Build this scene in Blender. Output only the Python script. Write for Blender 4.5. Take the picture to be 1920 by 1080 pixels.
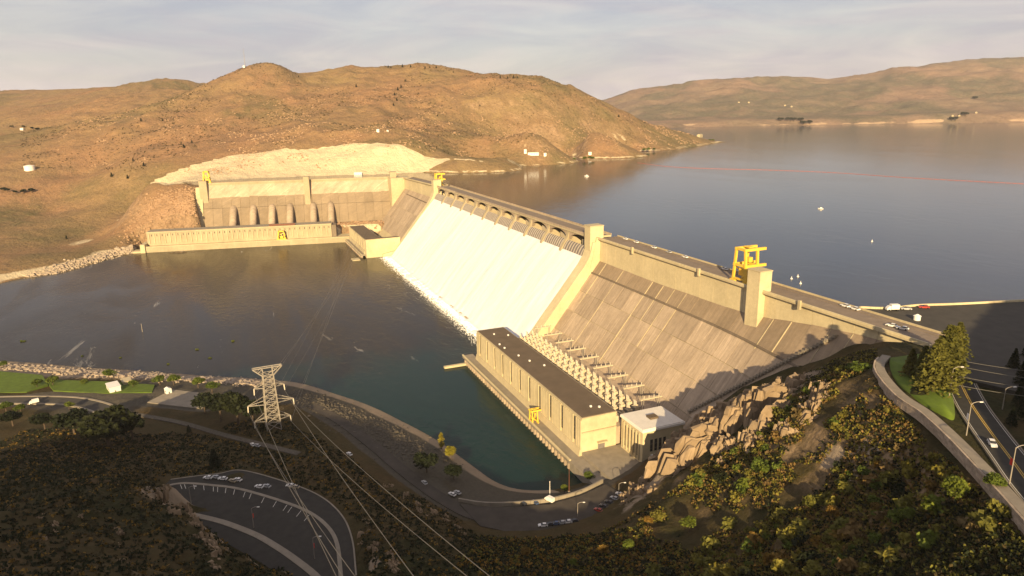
import bpy, bmesh, math, random
import numpy as np
from mathutils import Vector, Matrix
random.seed(7)
S = bpy.context.scene
for o in list(bpy.data.objects): bpy.data.objects.remove(o)

# ------------------------------------------------------------------ camera
# world axes: x along the dam axis (away from the camera), y downstream, z up; river level z = 0
CAM = (-565.0, 314.0, 223.5); HEAD, PITCH, ROLL, FPX = .388, .2525, -.017, 1290.0
_fw = np.array([math.cos(HEAD)*math.cos(PITCH), -math.sin(HEAD)*math.cos(PITCH), -math.sin(PITCH)])
_r0 = np.array([-math.sin(HEAD), -math.cos(HEAD), 0.0]); _u0 = np.cross(_r0, _fw)
_rt = _r0*math.cos(ROLL)+_u0*math.sin(ROLL); _up = -_r0*math.sin(ROLL)+_u0*math.cos(ROLL)
cd = bpy.data.cameras.new('camera'); cam = bpy.data.objects.new('camera', cd); S.collection.objects.link(cam)
cd.sensor_width = 36; cd.lens = FPX/1920*36; cd.clip_start = 1; cd.clip_end = 60000
cam.matrix_world = Matrix(((_rt[0], _up[0], -_fw[0], CAM[0]), (_rt[1], _up[1], -_fw[1], CAM[1]), (_rt[2], _up[2], -_fw[2], CAM[2]), (0, 0, 0, 1)))
S.camera = cam
def ray(x, y): return _fw+_rt*(x-960)/FPX-_up*(y-540)/FPX
def at(x, y, z=None, d=None, u=None, v=None):           # survey helper: where a sight line meets a level / distance
    D = ray(x, y); C = np.array(CAM)
    t = (z-C[2])/D[2] if z is not None else d if d is not None else (u-C[0])/D[0] if u is not None else (v-C[1])/D[1]
    return C+t*D

# ------------------------------------------------------------------ light
SUN_AZ = math.radians(155); SUN_EL = math.radians(17.5)      # azimuth measured from +x towards +y
tosun = Vector((math.cos(SUN_AZ)*math.cos(SUN_EL), math.sin(SUN_AZ)*math.cos(SUN_EL), math.sin(SUN_EL)))
sl = bpy.data.lights.new('sun', 'SUN'); so = bpy.data.objects.new('sun', sl); S.collection.objects.link(so)
sl.energy = 5.0; sl.angle = math.radians(.5); sl.color = (1, .75, .41)
so.rotation_euler = tosun.to_track_quat('Z', 'Y').to_euler(); so.location = (-600, 500, 600)
W = bpy.data.worlds.new('World'); S.world = W; W.use_nodes = True
def build_world():
    nt = W.node_tree; nt.nodes.clear(); N = nt.nodes.new; L = nt.links.new
    out = N('ShaderNodeOutputWorld'); bg = N('ShaderNodeBackground'); L(bg.outputs[0], out.inputs[0])
    sky = N('ShaderNodeTexSky'); sky.sky_type = 'NISHITA'; sky.sun_disc = False
    sky.sun_elevation = SUN_EL; sky.sun_rotation = math.pi/2-SUN_AZ; sky.altitude = 300; sky.dust_density = 1.6; sky.air_density = 1.0; sky.ozone_density = 1.2
    tc = N('ShaderNodeTexCoord'); mp = N('ShaderNodeMapping'); mp.inputs['Scale'].default_value = (1.0, 1.0, 5.5); mp.inputs['Rotation'].default_value = (.06, .05, .4)
    L(tc.outputs['Generated'], mp.inputs[0])
    n = N('ShaderNodeTexNoise'); n.inputs['Scale'].default_value = 2.6; n.inputs['Detail'].default_value = 9; n.inputs['Roughness'].default_value = .55; n.inputs['Distortion'].default_value = .5
    L(mp.outputs[0], n.inputs[0])
    r = N('ShaderNodeValToRGB'); r.color_ramp.elements[0].position = .40; r.color_ramp.elements[1].position = .64
    r.color_ramp.elements[0].color = (.62, .62, .62, 1); r.color_ramp.elements[1].color = (.97, .97, .97, 1)
    L(n.outputs[0], r.inputs[0])
    n2 = N('ShaderNodeTexNoise'); n2.inputs['Scale'].default_value = 4.2; n2.inputs['Detail'].default_value = 8; n2.inputs['Roughness'].default_value = .6; n2.inputs['Distortion'].default_value = .8; L(mp.outputs[0], n2.inputs[0])
    cr = N('ShaderNodeValToRGB'); cr.color_ramp.elements[0].position = .38; cr.color_ramp.elements[1].position = .66; cr.color_ramp.elements[0].color = (.58, .535, .60, 1); cr.color_ramp.elements[1].color = (.82, .735, .70, 1); L(n2.outputs[0], cr.inputs[0])
    sc = N('ShaderNodeMixRGB'); sc.blend_type = 'MULTIPLY'; sc.inputs[0].default_value = 1; L(cr.outputs[0], sc.inputs[1]); sc.inputs[2].default_value = (9.2, 9.2, 9.2, 1); sc.use_clamp = False
    m = N('ShaderNodeMixRGB'); L(r.outputs[0], m.inputs[0]); L(sky.outputs[0], m.inputs[1]); L(sc.outputs[0], m.inputs[2])
    L(m.outputs[0], bg.inputs[0]); bg.inputs[1].default_value = .05
build_world()
S.view_settings.view_transform = 'Standard'; S.view_settings.look = 'None'; S.view_settings.exposure = 1.0; S.view_settings.gamma = 1
S.render.engine = 'CYCLES'; S.cycles.max_bounces = 5; S.cycles.volume_bounces = 0

# ------------------------------------------------------------------ helpers
COL = S.collection
def tag(o, label=None, cat=None, group=None, kind=None):
    if label: o['label'] = label
    if cat: o['category'] = cat
    if group: o['group'] = group
    if kind: o['kind'] = kind
    return o
def empty(name, loc=(0, 0, 0), rz=0, label=None, cat=None, group=None):
    o = bpy.data.objects.new(name, None); COL.objects.link(o); o.location = loc; o.rotation_euler = (0, 0, rz); o.empty_display_size = 1
    return tag(o, label, cat, group)
def mobj(name, me, mat=None, parent=None, loc=None, smooth=False):
    if mat is not None and not me.materials: me.materials.append(mat)
    o = bpy.data.objects.new(name, me); COL.objects.link(o)
    if parent: o.parent = parent
    if loc is not None: o.location = loc
    if smooth: me.polygons.foreach_set('use_smooth', [True]*len(me.polygons))
    return o
def copy_tree(o, parent=None):
    c = o.copy(); COL.objects.link(c); c.parent = parent
    for ch in list(o.children): copy_tree(ch, c)
    return c
class MB:
    def __init__(s): s.v = []; s.f = []
    def add(s, vs, fs):
        b = len(s.v); s.v += [tuple(float(c) for c in p) for p in vs]; s.f += [tuple(i+b for i in f) for f in fs]; return s
    def box(s, x0, x1, y0, y1, z0, z1):
        return s.add([(x0, y0, z0), (x1, y0, z0), (x1, y1, z0), (x0, y1, z0), (x0, y0, z1), (x1, y0, z1), (x1, y1, z1), (x0, y1, z1)],
                     [(3, 2, 1, 0), (4, 5, 6, 7), (0, 1, 5, 4), (1, 2, 6, 5), (2, 3, 7, 6), (3, 0, 4, 7)])
    def hexa(s, p): return s.add(p, [(3, 2, 1, 0), (4, 5, 6, 7), (0, 1, 5, 4), (1, 2, 6, 5), (2, 3, 7, 6), (3, 0, 4, 7)])
    def extr(s, prof, u0, u1):                      # profile of (y, z) points swept along x
        n = len(prof)
        return s.add([(u0, y, z) for y, z in prof]+[(u1, y, z) for y, z in prof],
                     [tuple(range(n-1, -1, -1)), tuple(range(n, 2*n))]+[(i, (i+1) % n, n+(i+1) % n, n+i) for i in range(n)])
    def bar(s, a, b, w, h=None):
        a = Vector(a); b = Vector(b); h = h or w; d = (b-a).normalized(); up = Vector((0, 0, 1)) if abs(d.z) < .95 else Vector((1, 0, 0))
        x = d.cross(up).normalized()*w/2; y = x.cross(d).normalized()*h/2
        return s.hexa([a-x-y, a+x-y, a+x+y, a-x+y, b-x-y, b+x-y, b+x+y, b-x+y])
    def cyl(s, a, b, r, r2=None, n=8):
        a = Vector(a); b = Vector(b); r2 = r if r2 is None else r2; d = (b-a).normalized(); up = Vector((0, 0, 1)) if abs(d.z) < .95 else Vector((1, 0, 0))
        x = d.cross(up).normalized(); y = x.cross(d)
        vs = [a+(x*math.cos(t)+y*math.sin(t))*r for t in [2*math.pi*i/n for i in range(n)]]+[b+(x*math.cos(t)+y*math.sin(t))*r2 for t in [2*math.pi*i/n for i in range(n)]]
        return s.add(vs, [tuple(range(n-1, -1, -1)), tuple(range(n, 2*n))]+[(i, (i+1) % n, n+(i+1) % n, n+i) for i in range(n)])
    def tube(s, pts, r, n=6):
        pts = [Vector(p) for p in pts]; b = len(s.v); rr = r if hasattr(r, '__len__') else [r]*len(pts)
        for i, p in enumerate(pts):
            d = (pts[min(i+1, len(pts)-1)]-pts[max(i-1, 0)]).normalized(); up = Vector((0, 0, 1)) if abs(d.z) < .98 else Vector((1, 0, 0))
            x = d.cross(up).normalized(); y = x.cross(d)
            for k in range(n):
                t = 2*math.pi*k/n; s.v.append(tuple(p+(x*math.cos(t)+y*math.sin(t))*rr[i]))
        for i in range(len(pts)-1):
            for k in range(n): s.f.append((b+i*n+k, b+i*n+(k+1) % n, b+(i+1)*n+(k+1) % n, b+(i+1)*n+k))
        s.f.append(tuple(b+k for k in range(n-1, -1, -1))); s.f.append(tuple(b+(len(pts)-1)*n+k for k in range(n)))
        return s
    def strip(s, A, B):                             # ribbon between two polylines
        n = len(A); return s.add(list(A)+list(B), [(i, i+1, n+i+1, n+i) for i in range(n-1)])
    def mesh(s, name):
        me = bpy.data.meshes.new(name); me.from_pydata(s.v, [], s.f); me.update(); return me
    def build(s, name, mat=None, parent=None, loc=None, smooth=False): return mobj(name, s.mesh(name), mat, parent, loc, smooth)

# vectorised value noise
def _h(ix, iy, seed):
    a = (ix*374761393+iy*668265263+seed*974711) & 0x7fffffff
    a = ((a ^ (a >> 13))*1274126177) & 0x7fffffff
    return ((a ^ (a >> 16)) & 0xffff)/65535.0
def vnoise(x, y, seed=0):
    x = np.asarray(x, float); y = np.asarray(y, float)
    ix = np.floor(x).astype(np.int64); iy = np.floor(y).astype(np.int64); fx = x-ix; fy = y-iy
    fx = fx*fx*fx*(fx*(fx*6-15)+10); fy = fy*fy*fy*(fy*(fy*6-15)+10)
    a = _h(ix, iy, seed); b = _h(ix+1, iy, seed); c = _h(ix, iy+1, seed); d = _h(ix+1, iy+1, seed)
    return (a+(b-a)*fx+(c-a)*fy+(a-b-c+d)*fx*fy)*2-1
def fbm(x, y, oct=5, seed=0, gain=.5, ridged=False):
    t = 0; a = 1; w = 0
    for i in range(oct):
        c, s_ = math.cos(i*.9), math.sin(i*.9); n = vnoise((x*c-y*s_)*2**i+i*17.3, (x*s_+y*c)*2**i-i*9.1, seed+i)
        t = t+a*((1-2*np.abs(n)) if ridged else n); w += a; a *= gain
    return t/w
def tps(P3):
    P3 = np.array(P3, float); n = len(P3); sc = 300.0
    X = P3[:, :2]/sc; d = np.linalg.norm(X[:, None]-X[None], axis=2)
    U = np.where(d > 0, d*d*np.log(d+1e-12), 0)+np.eye(n)*.002
    A = np.zeros((n+3, n+3)); A[:n, :n] = U; A[:n, n] = 1; A[:n, n+1:] = X; A[n, :n] = 1; A[n+1:, :n] = X.T
    w = np.linalg.solve(A, np.concatenate([P3[:, 2], [0, 0, 0]]))
    def ev(x, y):
        x = np.asarray(x, float)/sc; y = np.asarray(y, float)/sc; r = w[n]+w[n+1]*x+w[n+2]*y
        for i in range(n):
            d2 = (x-X[i, 0])**2+(y-X[i, 1])**2; r = r+w[i]*.5*d2*np.log(d2+1e-20)
        return r
    return ev
def sstep(a, b, x): t = np.clip((x-a)/(b-a), 0, 1); return t*t*(3-2*t)
def seg_dist(x, y, poly):
    best = np.full(np.shape(x), 1e9)
    for (ax, ay), (bx, by) in zip(poly[:-1], poly[1:]):
        dx, dy = bx-ax, by-ay; t = np.clip(((x-ax)*dx+(y-ay)*dy)/(dx*dx+dy*dy+1e-9), 0, 1)
        best = np.minimum(best, np.hypot(x-ax-t*dx, y-ay-t*dy))
    return best
def inpoly(x, y, poly):
    r = np.zeros(np.shape(x), bool); n = len(poly)
    for i in range(n):
        x0, y0 = poly[i]; x1, y1 = poly[(i+1) % n]
        c = ((y0 > y) != (y1 > y)) & (x < (x1-x0)*(y-y0)/((y1-y0) if y1 != y0 else 1e-9)+x0); r ^= c
    return r
def grid_mesh(name, xs, ys, Z, masks=None):
    nx, ny = len(xs), len(ys); X, Y = np.meshgrid(xs, ys, indexing='ij')
    co = np.stack([X, Y, Z], -1).reshape(-1, 3)
    i = np.arange(nx*ny).reshape(nx, ny)
    q = np.stack([i[:-1, :-1], i[1:, :-1], i[1:, 1:], i[:-1, 1:]], -1).reshape(-1, 4)
    me = bpy.data.meshes.new(name); me.vertices.add(len(co)); me.vertices.foreach_set('co', co.ravel())
    me.loops.add(q.size); me.loops.foreach_set('vertex_index', q.ravel().astype(np.int32)); me.polygons.add(len(q))
    me.polygons.foreach_set('loop_start', np.arange(0, q.size, 4, dtype=np.int32)); me.polygons.foreach_set('loop_total', np.full(len(q), 4, np.int32))
    me.polygons.foreach_set('use_smooth', np.ones(len(q), bool)); me.update(calc_edges=True); me.validate()
    if masks is not None:
        at_ = me.color_attributes.new('mask', 'FLOAT_COLOR', 'POINT'); a = np.ones((nx*ny, 4), np.float32)
        for k, m in enumerate(masks): a[:, k] = np.clip(m, 0, 1).ravel()
        at_.data.foreach_set('color', a.ravel())
    return me

# ------------------------------------------------------------------ materials
class NT:
    def __init__(s, name, rough=.8, spec=.3):
        s.m = bpy.data.materials.new(name); s.m.use_nodes = True; s.t = s.m.node_tree; s.p = s.t.nodes['Principled BSDF']
        s.p.inputs['Roughness'].default_value = rough; s.p.inputs['Specular IOR Level'].default_value = spec; s.tc = None
    def n(s, t, **k):
        o = s.t.nodes.new(t)
        for a, b in k.items():
            if a in o.inputs: s.set(o, a, b)
            else: setattr(o, a, b)
        return o
    def set(s, o, a, b):
        if hasattr(b, 'links') or hasattr(b, 'is_linked'): s.t.links.new(b, o.inputs[a])
        else: o.inputs[a].default_value = b
    def l(s, a, b): s.t.links.new(a, b)
    def obj(s):
        if not s.tc: s.tc = s.n('ShaderNodeTexCoord')
        return s.tc.outputs['Object']
    def gpos(s): return s.n('ShaderNodeNewGeometry').outputs['Position']
    def noise(s, scale, detail=5, rough=.55, vec=None, stretch=None, dist=0):
        v = vec or s.gpos()
        if stretch: mp = s.n('ShaderNodeMapping'); mp.inputs['Scale'].default_value = stretch; s.l(v, mp.inputs[0]); v = mp.outputs[0]
        o = s.n('ShaderNodeTexNoise', Scale=scale, Detail=detail, Roughness=rough, Distortion=dist); s.l(v, o.inputs['Vector']); return o.outputs['Fac']
    def ramp(s, fac, stops):
        r = s.n('ShaderNodeValToRGB'); e = r.color_ramp.elements
        while len(e) < len(stops): e.new(.5)
        for q, (p, c) in zip(e, stops): q.position = p; q.color = (c, c, c, 1) if not hasattr(c, '__len__') else (*c, 1)
        s.l(fac, r.inputs[0]); return r.outputs[0]
    def mix(s, fac, a, b, mode='MIX'):
        o = s.n('ShaderNodeMixRGB', blend_type=mode)
        for i, v in enumerate((fac, a, b)):
            if hasattr(v, 'is_linked'): s.l(v, o.inputs[i])
            else: o.inputs[i].default_value = v if (i == 0 or len(v) == 4) else (*v, 1)
        return o.outputs[0]
    def math(s, op, a, b=0):
        o = s.n('ShaderNodeMath', operation=op)
        for i, v in enumerate((a, b)):
            if hasattr(v, 'is_linked'): s.l(v, o.inputs[i])
            else: o.inputs[i].default_value = v
        return o.outputs[0]
    def rnd(s): return s.n('ShaderNodeObjectInfo').outputs['Random']
    def col(s, c):
        if hasattr(c, 'is_linked'): s.l(c, s.p.inputs['Base Color'])
        else: s.p.inputs['Base Color'].default_value = (*c, 1)
    def bump(s, h, strength=.5, dist=1):
        b = s.n('ShaderNodeBump', Strength=strength, Distance=dist); s.l(h, b.inputs['Height']); s.l(b.outputs[0], s.p.inputs['Normal'])
def scale(c, k): return tuple(x*k for x in c)
def mat_plain(name, c, rough=.7, var=.25, nscale=.3, spec=.3, metal=0, rnd=0):
    t = NT(name, rough, spec); f = t.noise(nscale, 5); cc = t.ramp(f, [(.25, scale(c, 1-var)), (.75, scale(c, 1+var*.6))])
    if rnd: cc = t.mix(1, cc, t.ramp(t.rnd(), [(0, 1-rnd), (1, 1+rnd*.4)]), 'MULTIPLY')
    t.col(cc); t.p.inputs['Metallic'].default_value = metal; return t.m
def mat_concrete(name, c, streak=.5, rnd=.0, bumpd=.15, vert=True, dark=(.1, .08, .06)):
    t = NT(name, .9, .2)
    a = t.noise(.045, 6, .6); b = t.noise(.35, 6, .65)
    cc = t.ramp(a, [(.3, scale(c, .84)), (.7, scale(c, 1.08))])
    cc = t.mix(.35, cc, t.ramp(b, [(.3, .6), (.7, 1.1)]), 'MULTIPLY')
    if vert:
        st = t.noise(.42, 6, .75, stretch=(1, .09, .05)); cc = t.mix(t.ramp(st, [(.46, 0), (.72, streak)]), cc, dark)
        st2 = t.noise(.5, 4, .7, stretch=(1, .08, .05)); cc = t.mix(t.ramp(st2, [(.56, 0), (.72, streak*.8)]), cc, scale(c, 1.75)); st3 = t.noise(.9, 3, .6, stretch=(1, .02, .02)); cc = t.mix(t.ramp(st3, [(.62, 0), (.70, streak*.8)]), cc, scale(c, 1.7))
    if rnd: cc = t.mix(1, cc, t.ramp(t.rnd(), [(0, 1-rnd), (.8, 1.0), (1, 1+rnd*.35)]), 'MULTIPLY')
    t.col(cc); t.bump(b, .5, bumpd); return t.m
M = {}
M['conc'] = mat_concrete('pale_concrete', (.50, .42, .265), .16, .05, .1, dark=(.22, .18, .11))
M['conc2'] = mat_concrete('smooth_concrete', (.57, .485, .305), .10, .03, .1, dark=(.25, .2, .13))
M['face'] = mat_concrete('weathered_concrete_face', (.44, .345, .248), .5, .2, .3, dark=(.13, .1, .075))
M['conc_far'] = mat_concrete('far_pale_concrete', (.40, .335, .22), .2, .05, .1, dark=(.2, .16, .1))
M['face_top'] = mat_concrete('brown_stained_face', (.30, .23, .158), .35, .14, .3, dark=(.11, .085, .06))
M['face_tpp'] = mat_concrete('far_dam_face', (.265, .205, .14), .25, .12, .3, dark=(.11, .085, .06))
M['face_dark'] = mat_concrete('stained_concrete', (.19, .15, .11), .5, .1, .3)
M['roof'] = mat_plain('brown_roofing', (.125, .093, .062), .9, .2, .12)
M['whiteroof'] = mat_plain('white_roofing', (.66, .62, .55), .8, .1, .2)
M['asphalt'] = mat_plain('asphalt', (.036, .033, .028), .9, .3, .25)
M['crestroad'] = mat_plain('worn_road_deck', (.21, .165, .125), .9, .2, .2)
M['drive'] = mat_plain('dusty_drive', (.062, .052, .042), .95, .35, .15)
M['plaza'] = mat_plain('plaza_paving', (.055, .05, .042), .9, .25, .15)
M['pale_paving'] = mat_plain('pale_paving', (.25, .215, .165), .9, .2, .25)
M['yellow'] = mat_plain('yellow_crane_paint', (.70, .46, .06), .5, .12, .3)
M['steel'] = mat_plain('galvanised_steel', (.27, .24, .20), .55, .15, .5, .4)
M['gate'] = mat_plain('gate_steel', (.17, .15, .14), .6, .2, .4)
M['rib'] = mat_plain('pale_rib', (.36, .32, .28), .7, .2, .4)
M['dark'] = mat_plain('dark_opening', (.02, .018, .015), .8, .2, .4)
M['glass'] = mat_plain('window_glass', (.035, .035, .035), .12, .2, .4, .5)
M['white'] = mat_plain('white_paint', (.75, .72, .66), .5, .06, .3)
M['redbrown'] = mat_plain('red_brown_paint', (.16, .06, .035), .6, .2, .4)
M['red'] = mat_plain('red_fabric', (.55, .03, .02), .6, .1, .4)
M['orange'] = mat_plain('orange_float', (.42, .14, .10), .5, .1, .4)
M['line'] = mat_plain('white_road_paint', (.55, .52, .45), .7, .2, 1)
M['yline'] = mat_plain('yellow_road_paint', (.55, .36, .06), .7, .2, 1)
M['bark'] = mat_plain('bark', (.09, .065, .045), .9, .3, 1)
M['insul'] = mat_plain('pale_insulator', (.58, .52, .42), .4, .1, 1)
M['tyre'] = mat_plain('tyre_rubber', (.015, .015, .015), .8, .1, 1)
M['wire'] = mat_plain('conductor_metal', (.16, .15, .13), .5, .1, 1, metal=.3)
M['ceramic'] = mat_plain('transformer_paint', (.50, .42, .29), .6, .15, .5)
def mat_foam():
    t = NT('white_falling_water', .6, .3); a = t.noise(.12, 7, .65, stretch=(1, .10, .10)); t.col(t.ramp(a, [(.3, (.60, .61, .63)), (.6, (.80, .80, .79))]))
    t.bump(t.noise(.16, 8, .7, stretch=(1, .2, .2)), .5, 1.2); return t.m
M['foam'] = mat_foam()
def mat_leaf(name, c, var=.5, yellow=None):
    t = NT(name, .7, .15); a = t.noise(.5, 3, .6); cc = t.ramp(a, [(.3, scale(c, 1-var)), (.7, scale(c, 1+var))])
    cc = t.mix(1, cc, t.ramp(t.rnd(), [(0, (.75, .8, .8)), (.5, (1, 1, 1)), (1, (1.2, 1.1, .9))]), 'MULTIPLY')
    t.col(cc); tr = t.n('ShaderNodeBsdfTranslucent'); t.l(cc, tr.inputs[0]); mx = t.n('ShaderNodeMixShader'); mx.inputs[0].default_value = .25
    o = t.t.nodes['Material Output']; t.l(t.p.outputs[0], mx.inputs[1]); t.l(tr.outputs[0], mx.inputs[2]); t.l(mx.outputs[0], o.inputs[0]); return t.m
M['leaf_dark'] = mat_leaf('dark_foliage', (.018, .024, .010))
M['leaf_olive'] = mat_leaf('olive_foliage', (.155, .142, .028))
M['leaf_green'] = mat_leaf('green_foliage', (.095, .125, .02))
M['leaf_yellow'] = mat_leaf('yellow_foliage', (.22, .19, .02))
M['leaf_rust'] = mat_leaf('rust_foliage', (.20, .12, .025))
M['leaf_conifer'] = mat_leaf('conifer_needles', (.115, .11, .022))
M['lawn'] = mat_plain('mown_lawn', (.085, .13, .012), .9, .25, .25)
M['drygrass'] = mat_leaf('dry_grass', (.16, .11, .045))
M['hillshrub'] = mat_leaf('distant_scrub', (.055, .045, .02))

def mat_terrain(name, a, b, c, rock, cut, green, bs=1.0, s=1.0):
    t = NT(name, .95, .1); at_ = t.n('ShaderNodeAttribute', attribute_name='mask'); sp = t.n('ShaderNodeSeparateColor'); t.l(at_.outputs['Color'], sp.inputs[0])
    big = t.noise(.0035*s, 7, .6); mid = t.noise(.02*s, 7, .65); fine = t.noise(.14*s, 6, .7)
    cc = t.mix(t.ramp(big, [(.38, 0), (.62, 1)]), a, b); cc = t.mix(t.ramp(mid, [(.42, 0), (.66, .85)]), cc, c)
    cc = t.mix(.75, cc, t.ramp(fine, [(.25, .62), (.5, .97), (.75, 1.2)]), 'MULTIPLY')
    nz = t.n('ShaderNodeNewGeometry'); sx = t.n('ShaderNodeSeparateXYZ'); t.l(nz.outputs['Normal'], sx.inputs[0])
    rk = t.mix(.8, rock, t.ramp(fine, [(.3, .4), (.7, 1.4)]), 'MULTIPLY')
    st = t.math('ADD', sx.outputs['Z'], t.math('MULTIPLY', t.math('SUBTRACT', mid, .5), .5))
    cc = t.mix(t.ramp(st, [(.62, 1), (.80, 0)]), cc, rk)
    gm = t.math('MULTIPLY', sp.outputs[1], t.ramp(mid, [(.3, .4), (.6, 1)]))
    cc = t.mix(gm, cc, t.mix(.7, green, t.ramp(fine, [(.3, .5), (.7, 1.3)]), 'MULTIPLY'))
    ct = t.mix(.45, cut, t.ramp(t.noise(.05, 8, .7, stretch=(1, 1, .25)), [(.3, .55), (.7, 1.15)]), 'MULTIPLY')
    cm = t.ramp(t.math('ADD', sp.outputs[0], t.math('MULTIPLY', t.math('SUBTRACT', fine, .5), .45)), [(.42, 0), (.58, 1)])
    cc = t.mix(cm, cc, ct)
    bl = t.mix(.5, (.085, .075, .058), t.ramp(fine, [(.3, .6), (.7, 1.3)]), 'MULTIPLY')
    cc = t.mix(t.ramp(t.math('ADD', sp.outputs[2], t.math('MULTIPLY', t.math('SUBTRACT', mid, .5), .3)), [(.4, 0), (.6, 1)]), cc, bl)
    t.col(cc); t.bump(t.math('ADD', fine, t.math('MULTIPLY', mid, 3)), .9, 1.6*bs); return t.m
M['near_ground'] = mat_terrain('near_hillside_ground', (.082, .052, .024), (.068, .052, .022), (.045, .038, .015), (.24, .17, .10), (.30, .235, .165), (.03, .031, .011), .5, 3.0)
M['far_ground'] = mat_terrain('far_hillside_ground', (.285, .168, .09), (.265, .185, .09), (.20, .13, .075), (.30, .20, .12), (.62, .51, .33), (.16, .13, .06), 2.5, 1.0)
M['distant_ground'] = mat_terrain('distant_hill_ground', (.27, .175, .125), (.22, .165, .115), (.17, .12, .09), (.19, .13, .105), (.48, .34, .22), (.13, .115, .08), 5, .35)
M['gravel'] = mat_plain('gravel', (.10, .085, .065), .95, .35, .6)
M['rock'] = mat_concrete('pale_rock', (.30, .22, .138), .5, .12, .6, dark=(.16, .11, .07))
M['hillrock'] = mat_plain('hill_stone', (.31, .20, .12), .9, .3, .05)
M['riprap'] = mat_plain('riprap_stone', (.40, .32, .24), .9, .3, .8, rnd=.2)

def mat_water(name, deep, rough, ws, bstr, streaks=False):
    t = NT(name, rough, .2 if streaks else .45); t.p.inputs['IOR'].default_value = 1.33
    n1 = t.noise(ws, 6, .6, stretch=(1, 1.5, 1), dist=.4); n2 = t.noise(ws*.12, 5, .6)
    c = t.ramp(n2, [(.3, scale(deep, .8)), (.7, scale(deep, 1.2))])
    if streaks:
        f = t.noise(.011, 9, .72, stretch=(.5, 2.2, 1), dist=1.8); c = t.mix(t.ramp(f, [(.625, 0), (.70, .5)]), c, (.42, .40, .35))
        g = t.noise(.006, 5, .6, stretch=(.4, 1.6, 1), dist=1.2); t.l(t.ramp(g, [(.4, rough*.7), (.62, rough*1.7)]), t.p.inputs['Roughness'])
    if streaks:                                     # clear deep green water in the quiet corner by the powerhouse, silt elsewhere
        sp = t.n('ShaderNodeSeparateXYZ'); t.l(t.gpos(), sp.inputs[0]); gq = t.math('ADD', t.math('MULTIPLY', sp.outputs[0], .006), t.math('MULTIPLY', t.math('SUBTRACT', n2, .5), 1.6))
        c = t.mix(t.ramp(gq, [(.0, .95), (.45, 0)]), c, (.003, .022, .020))
    t.col(c)
    b = t.n('ShaderNodeBump', Distance=1.0); t.l(t.ramp(t.noise(ws*.06, 4, .6, stretch=(.5, 1.6, 1), dist=1.5), [(.35, bstr*.15), (.65, bstr*1.3)]), b.inputs['Strength']); t.l(n1, b.inputs['Height']); t.l(b.outputs[0], t.p.inputs['Normal']); return t.m
M['river'] = mat_water('river_water', (.016, .0135, .008), .16, .10, .5, True)
M['lake'] = mat_water('lake_water', (.010, .021, .036), .10, .05, .22)

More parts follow.
